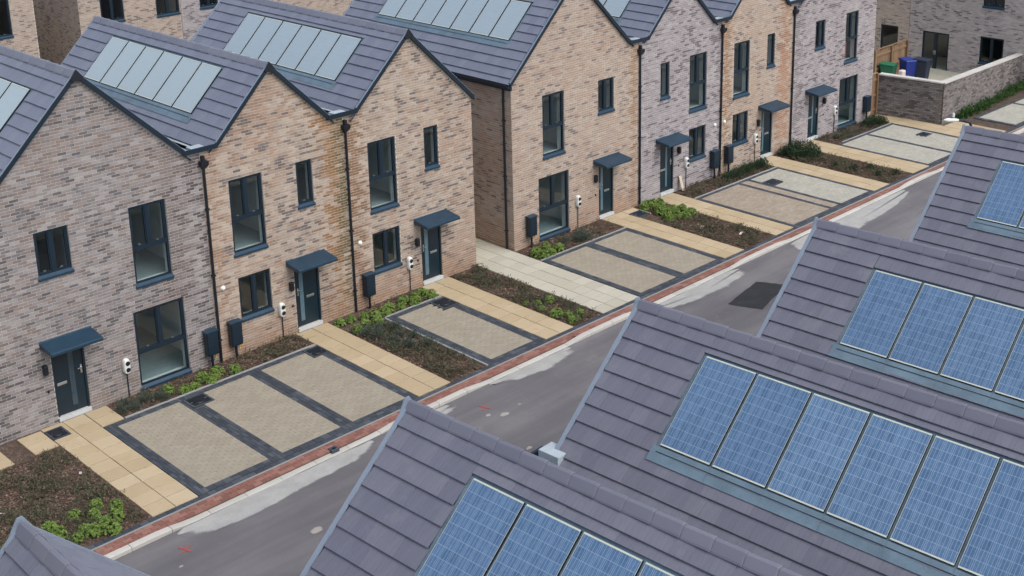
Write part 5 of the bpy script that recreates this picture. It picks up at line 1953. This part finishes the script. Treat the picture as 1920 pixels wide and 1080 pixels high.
def fence(label, x0, y0, x1, y1, z0, z1, nb, rails=True):
    d = Vector((x1 - x0, y1 - y0, 0))
    ln = d.length
    t = thing('timber_fence', label, 'fence', (x0, y0, 0), math.atan2(d.y, d.x))
    bw = ln / nb
    bm_ = MB()
    bm_.box(0.003, bw - 0.003, -0.012, 0.0, z0, z1)
    me = bm_.mesh('board', M['wood'])
    for i in range(nb):
        link('board', me, t, loc=(i * bw, random.uniform(-.004, 0.0), random.uniform(-.01, .005)))
    np_ = max(2, int(round(ln / 1.35)) + 1)
    for i in range(np_):
        p = MB()
        xx = ln * i / (np_ - 1)
        p.box(xx - 0.05, xx + 0.05, -0.12, -0.018, z0 - 0.1, z1 + 0.05)
        p.build('post', M['wood'], t)
    for zz in (z0 + 0.3, (z0 + z1) / 2, z1 - 0.25):
        r = MB()
        r.box(0.05, ln - 0.05, -0.055, -0.018, zz, zz + 0.09)
        r.build('rail', M['wood'], t)
    r = MB()
    r.box(-0.03, ln + 0.03, -0.06, 0.03, z1 + 0.052, z1 + 0.085)
    r.build('capping_rail', M['wood'], t)


fence('brown timber fence behind the green and blue bins', 35.85, 2.62, 38.8, 2.72, -0.1, 1.66, 19)
fence('narrow brown fence panel between the last house and the garden wall', 31.52, 0.14, 31.98, 0.16, -0.1, 1.75, 4)


def wheelie_bin(x, y, rz, mat, lidmat, label, hgt=1.05, z=-0.02):
    t = thing('wheelie_bin', label, 'bin', (x, y, z), rz, group='wheelie bins in the far courtyard')
    b = MB()
    r0 = [(-.21, -.22), (.21, -.22), (.21, .20), (-.21, .20)]
    r1 = [(-.27, -.33), (.27, -.33), (.27, .33), (-.27, .33)]
    b.add([(a, c, 0.06) for a, c in r0] + [(a, c, hgt) for a, c in r1], [(3, 2, 1, 0), (4, 5, 6, 7)] + [(i, (i + 1) % 4, 4 + (i + 1) % 4, 4 + i) for i in range(4)])
    bevel(b.build('body', mat, t), 0.03, 3)
    b = MB()
    v = [(-.30, -.36, hgt + .005), (.30, -.36, hgt + .005), (.30, .36, hgt + .005), (-.30, .36, hgt + .005), (-.28, -.34, hgt + .05), (.28, -.34, hgt + .05), (.28, .34, hgt + .09), (-.28, .34, hgt + .09)]
    b.add(v, [(3, 2, 1, 0), (4, 5, 6, 7), (0, 1, 5, 4), (1, 2, 6, 5), (2, 3, 7, 6), (3, 0, 4, 7)])
    bevel(b.build('lid', lidmat, t), 0.02, 2)
    for s in (-1, 1):
        b = MB()
        b.tube([(s * .25, .26, .1), (s * .31, .26, .1)], 0.1, 14)
        b.build('wheel', M['black'], t)
    b = MB()
    b.tube([(-.24, .42, hgt - .02), (.24, .42, hgt - .02)], 0.018, 8)
    for s in (-1, 1):
        b.tube([(s * .2, .3, hgt - .06), (s * .2, .42, hgt - .02)], 0.016, 6)
    b.build('handle', lidmat, t)


wheelie_bin(36.45, 2.2, 0.2, M['greenbin'], M['greenbin'], 'green wheelie bin at the left end of the courtyard')
wheelie_bin(36.95, 1.52, -0.5, M['bluebin'], M['bluebin'], 'bright blue wheelie bin in the middle of the courtyard bins', 1.27)
wheelie_bin(37.3, 1.0, 0.1, M['darkbin'], M['darkbin'], 'dark navy wheelie bin behind the blue one', 1.3)
b = MB()
b.box(-.16, .16, -.12, .12, 0, .95)
o = b.build('paper_sack', M['bag'], loc=(36.3, 1.42, -0.02))
o['label'] = 'pale sack standing between the green and blue bins'
o['category'] = 'sack'
bevel(o, 0.06, 3)


def plain_house(name, label, group, loc, rz, W, zE, wins, mat, depth=8.0, mortar=None, roof_h=2.4, side=None):
    h = thing(name, label, 'house', loc, rz, group)
    holes = [(a, b_, c, d) for a, b_, c, d, k in wins]
    m = MB()
    wall_sheet(m, 0, W, -0.6, zE, holes)
    m.quad((0, depth, -0.6), (0, 0, -0.6), (0, 0, zE), (0, depth, zE))
    m.quad((W, 0, -0.6), (W, depth, -0.6), (W, depth, zE), (W, 0, zE))
    m.quad((W, depth, -0.6), (0, depth, -0.6), (0, depth, zE), (W, depth, zE))
    m.add([(0, 0, zE), (W, 0, zE), (W / 2, 0, zE + roof_h)], [(0, 1, 2)])
    m.add([(0, depth, zE), (W, depth, zE), (W / 2, depth, zE + roof_h)], [(2, 1, 0)])
    w_ = m.build('wall', mortar or M['mortarb'], h)
    gt = lambda x: zE + roof_h * (1 - abs(x - W / 2) / (W / 2)) - .02
    mb = MB()
    for c in brick_cells(0.003, W - .003, 0, zE + roof_h, holes, gt):
        mb.box(c[0], c[1], -0.007 + random.uniform(-.002, .001), 0.004, c[2], c[3], skip='k')
    mb.build('brickwork', mat, w_, kind='stuff')
    if side:
        mb = MB()
        for a, b_, c, d in brick_cells(0.003, depth, 0, zE):
            q = MB()
            q.box(a, b_, -0.007 + random.uniform(-.002, .001), 0.004, c, d, skip='k')
            mb.add([(vy, vx, vz) for vx, vy, vz in q.v], [tuple(reversed(f)) for f in q.f])
        mb.build('side_brickwork', side, w_, kind='stuff')
    for a, b_, c, d, k in wins:
        add_window(h, a, b_, c, d, k, floor=(c - .05) if k in ('tall', 'french') else c - 0.9, dark=True)
    r = MB()
    o_ = 0.12
    for sgn in (0, 1):
        xa, xb = (0 - o_, W / 2) if sgn == 0 else (W + o_, W / 2)
        r.add([(xa, -.08, zE - o_ * roof_h / (W / 2) + .03), (xb, -.08, zE + roof_h + .03), (xb, depth + .08, zE + roof_h + .03), (xa, depth + .08, zE - o_ * roof_h / (W / 2) + .03),
               (xa, -.08, zE - o_ * roof_h / (W / 2) + .1), (xb, -.08, zE + roof_h + .1), (xb, depth + .08, zE + roof_h + .1), (xa, depth + .08, zE - o_ * roof_h / (W / 2) + .1)],
              [(0, 3, 2, 1), (4, 5, 6, 7), (0, 1, 5, 4), (2, 3, 7, 6), (3, 0, 4, 7)] if sgn else [(0, 1, 2, 3), (7, 6, 5, 4), (4, 5, 1, 0), (6, 7, 3, 2), (7, 4, 0, 3)])
    r.build('roof', M['tile2'], h)
    return h


bt1 = brick_mat('rear_buff_brick', PINK, axis='x', coord='obj', cluster=0.3, seed=21)
bt1s = brick_mat('rear_buff_brick_side', PINK, axis='y', coord='obj', cluster=0.3, seed=22)
bt2 = brick_mat('rear_grey_brick', LILAC, axis='x', coord='obj', cluster=0.3, seed=23)
GB = 'houses of the row behind the front terrace'
YB = 27.0
plain_house('brick_house', 'buff brick house behind, at the top left corner of the picture', GB, (2.4, YB, 0), 0, 5.55, 5.6,
            [(3.85, 4.5, 3.75, 5.4, 'slim')], bt1)
plain_house('brick_house', 'buff brick house behind, with two dark windows at the top edge', GB, (9.95, YB, 0), 0, 5.0, 5.6,
            [(1.02, 2.15, 3.66, 5.3, 'pair'), (3.75, 4.95, 3.56, 5.2, 'pair')], bt1, side=bt1s)
plain_house('brick_house', 'grey brick house behind, half hidden by the second roof', GB, (14.97, YB, 0), 0, 4.4, 5.6, [(1.0, 2.0, 3.6, 5.2, 'pair')], bt2, mortar=M['mortar'])
plain_house('brick_house', 'buff brick house behind, seen between the second and third panelled roofs', GB, (19.4, YB, 0), 0, 9.5, 5.6, [(7.4, 8.6, 3.4, 5.2, 'pair')], bt1)

# far house with french doors, facing the courtyard
FX = 41.0
fz = -0.2
gb = brick_mat('far_grey_brick', [(p, tuple(min(0.6, c * k) for c, k in zip(q, (1.42, 1.38, 1.27)))) for p, q in LILAC], axis='x', coord='obj', cluster=0.35, seed=31)
gt_ = brick_mat('far_tan_brick', [(p, tuple(min(0.6, c * 1.25) for c in q)) for p, q in PINK], axis='x', coord='obj', cluster=0.3, seed=32)
plain_house('brick_house', 'grey brick house with french doors facing the courtyard', 'far houses beyond the courtyard', (FX, 3.85, 0), -PI / 2, 7.6, 5.8,
            [(0.73, 2.13, -0.22, 1.77, 'french'), (3.69, 4.86, 0.65, 1.90, 'pair'), (3.70, 4.75, 3.32, 4.7, 'pair')], gb, mortar=M['mortar'], depth=9)
plain_house('brick_house', 'tan brick house with one dark window above the timber fence', 'far houses beyond the courtyard', (FX, 9.2, 0), -PI / 2, 5.33, 5.8,
            [(3.80, 4.77, 0.4, 1.78, 'slim')], gt_, depth=9)
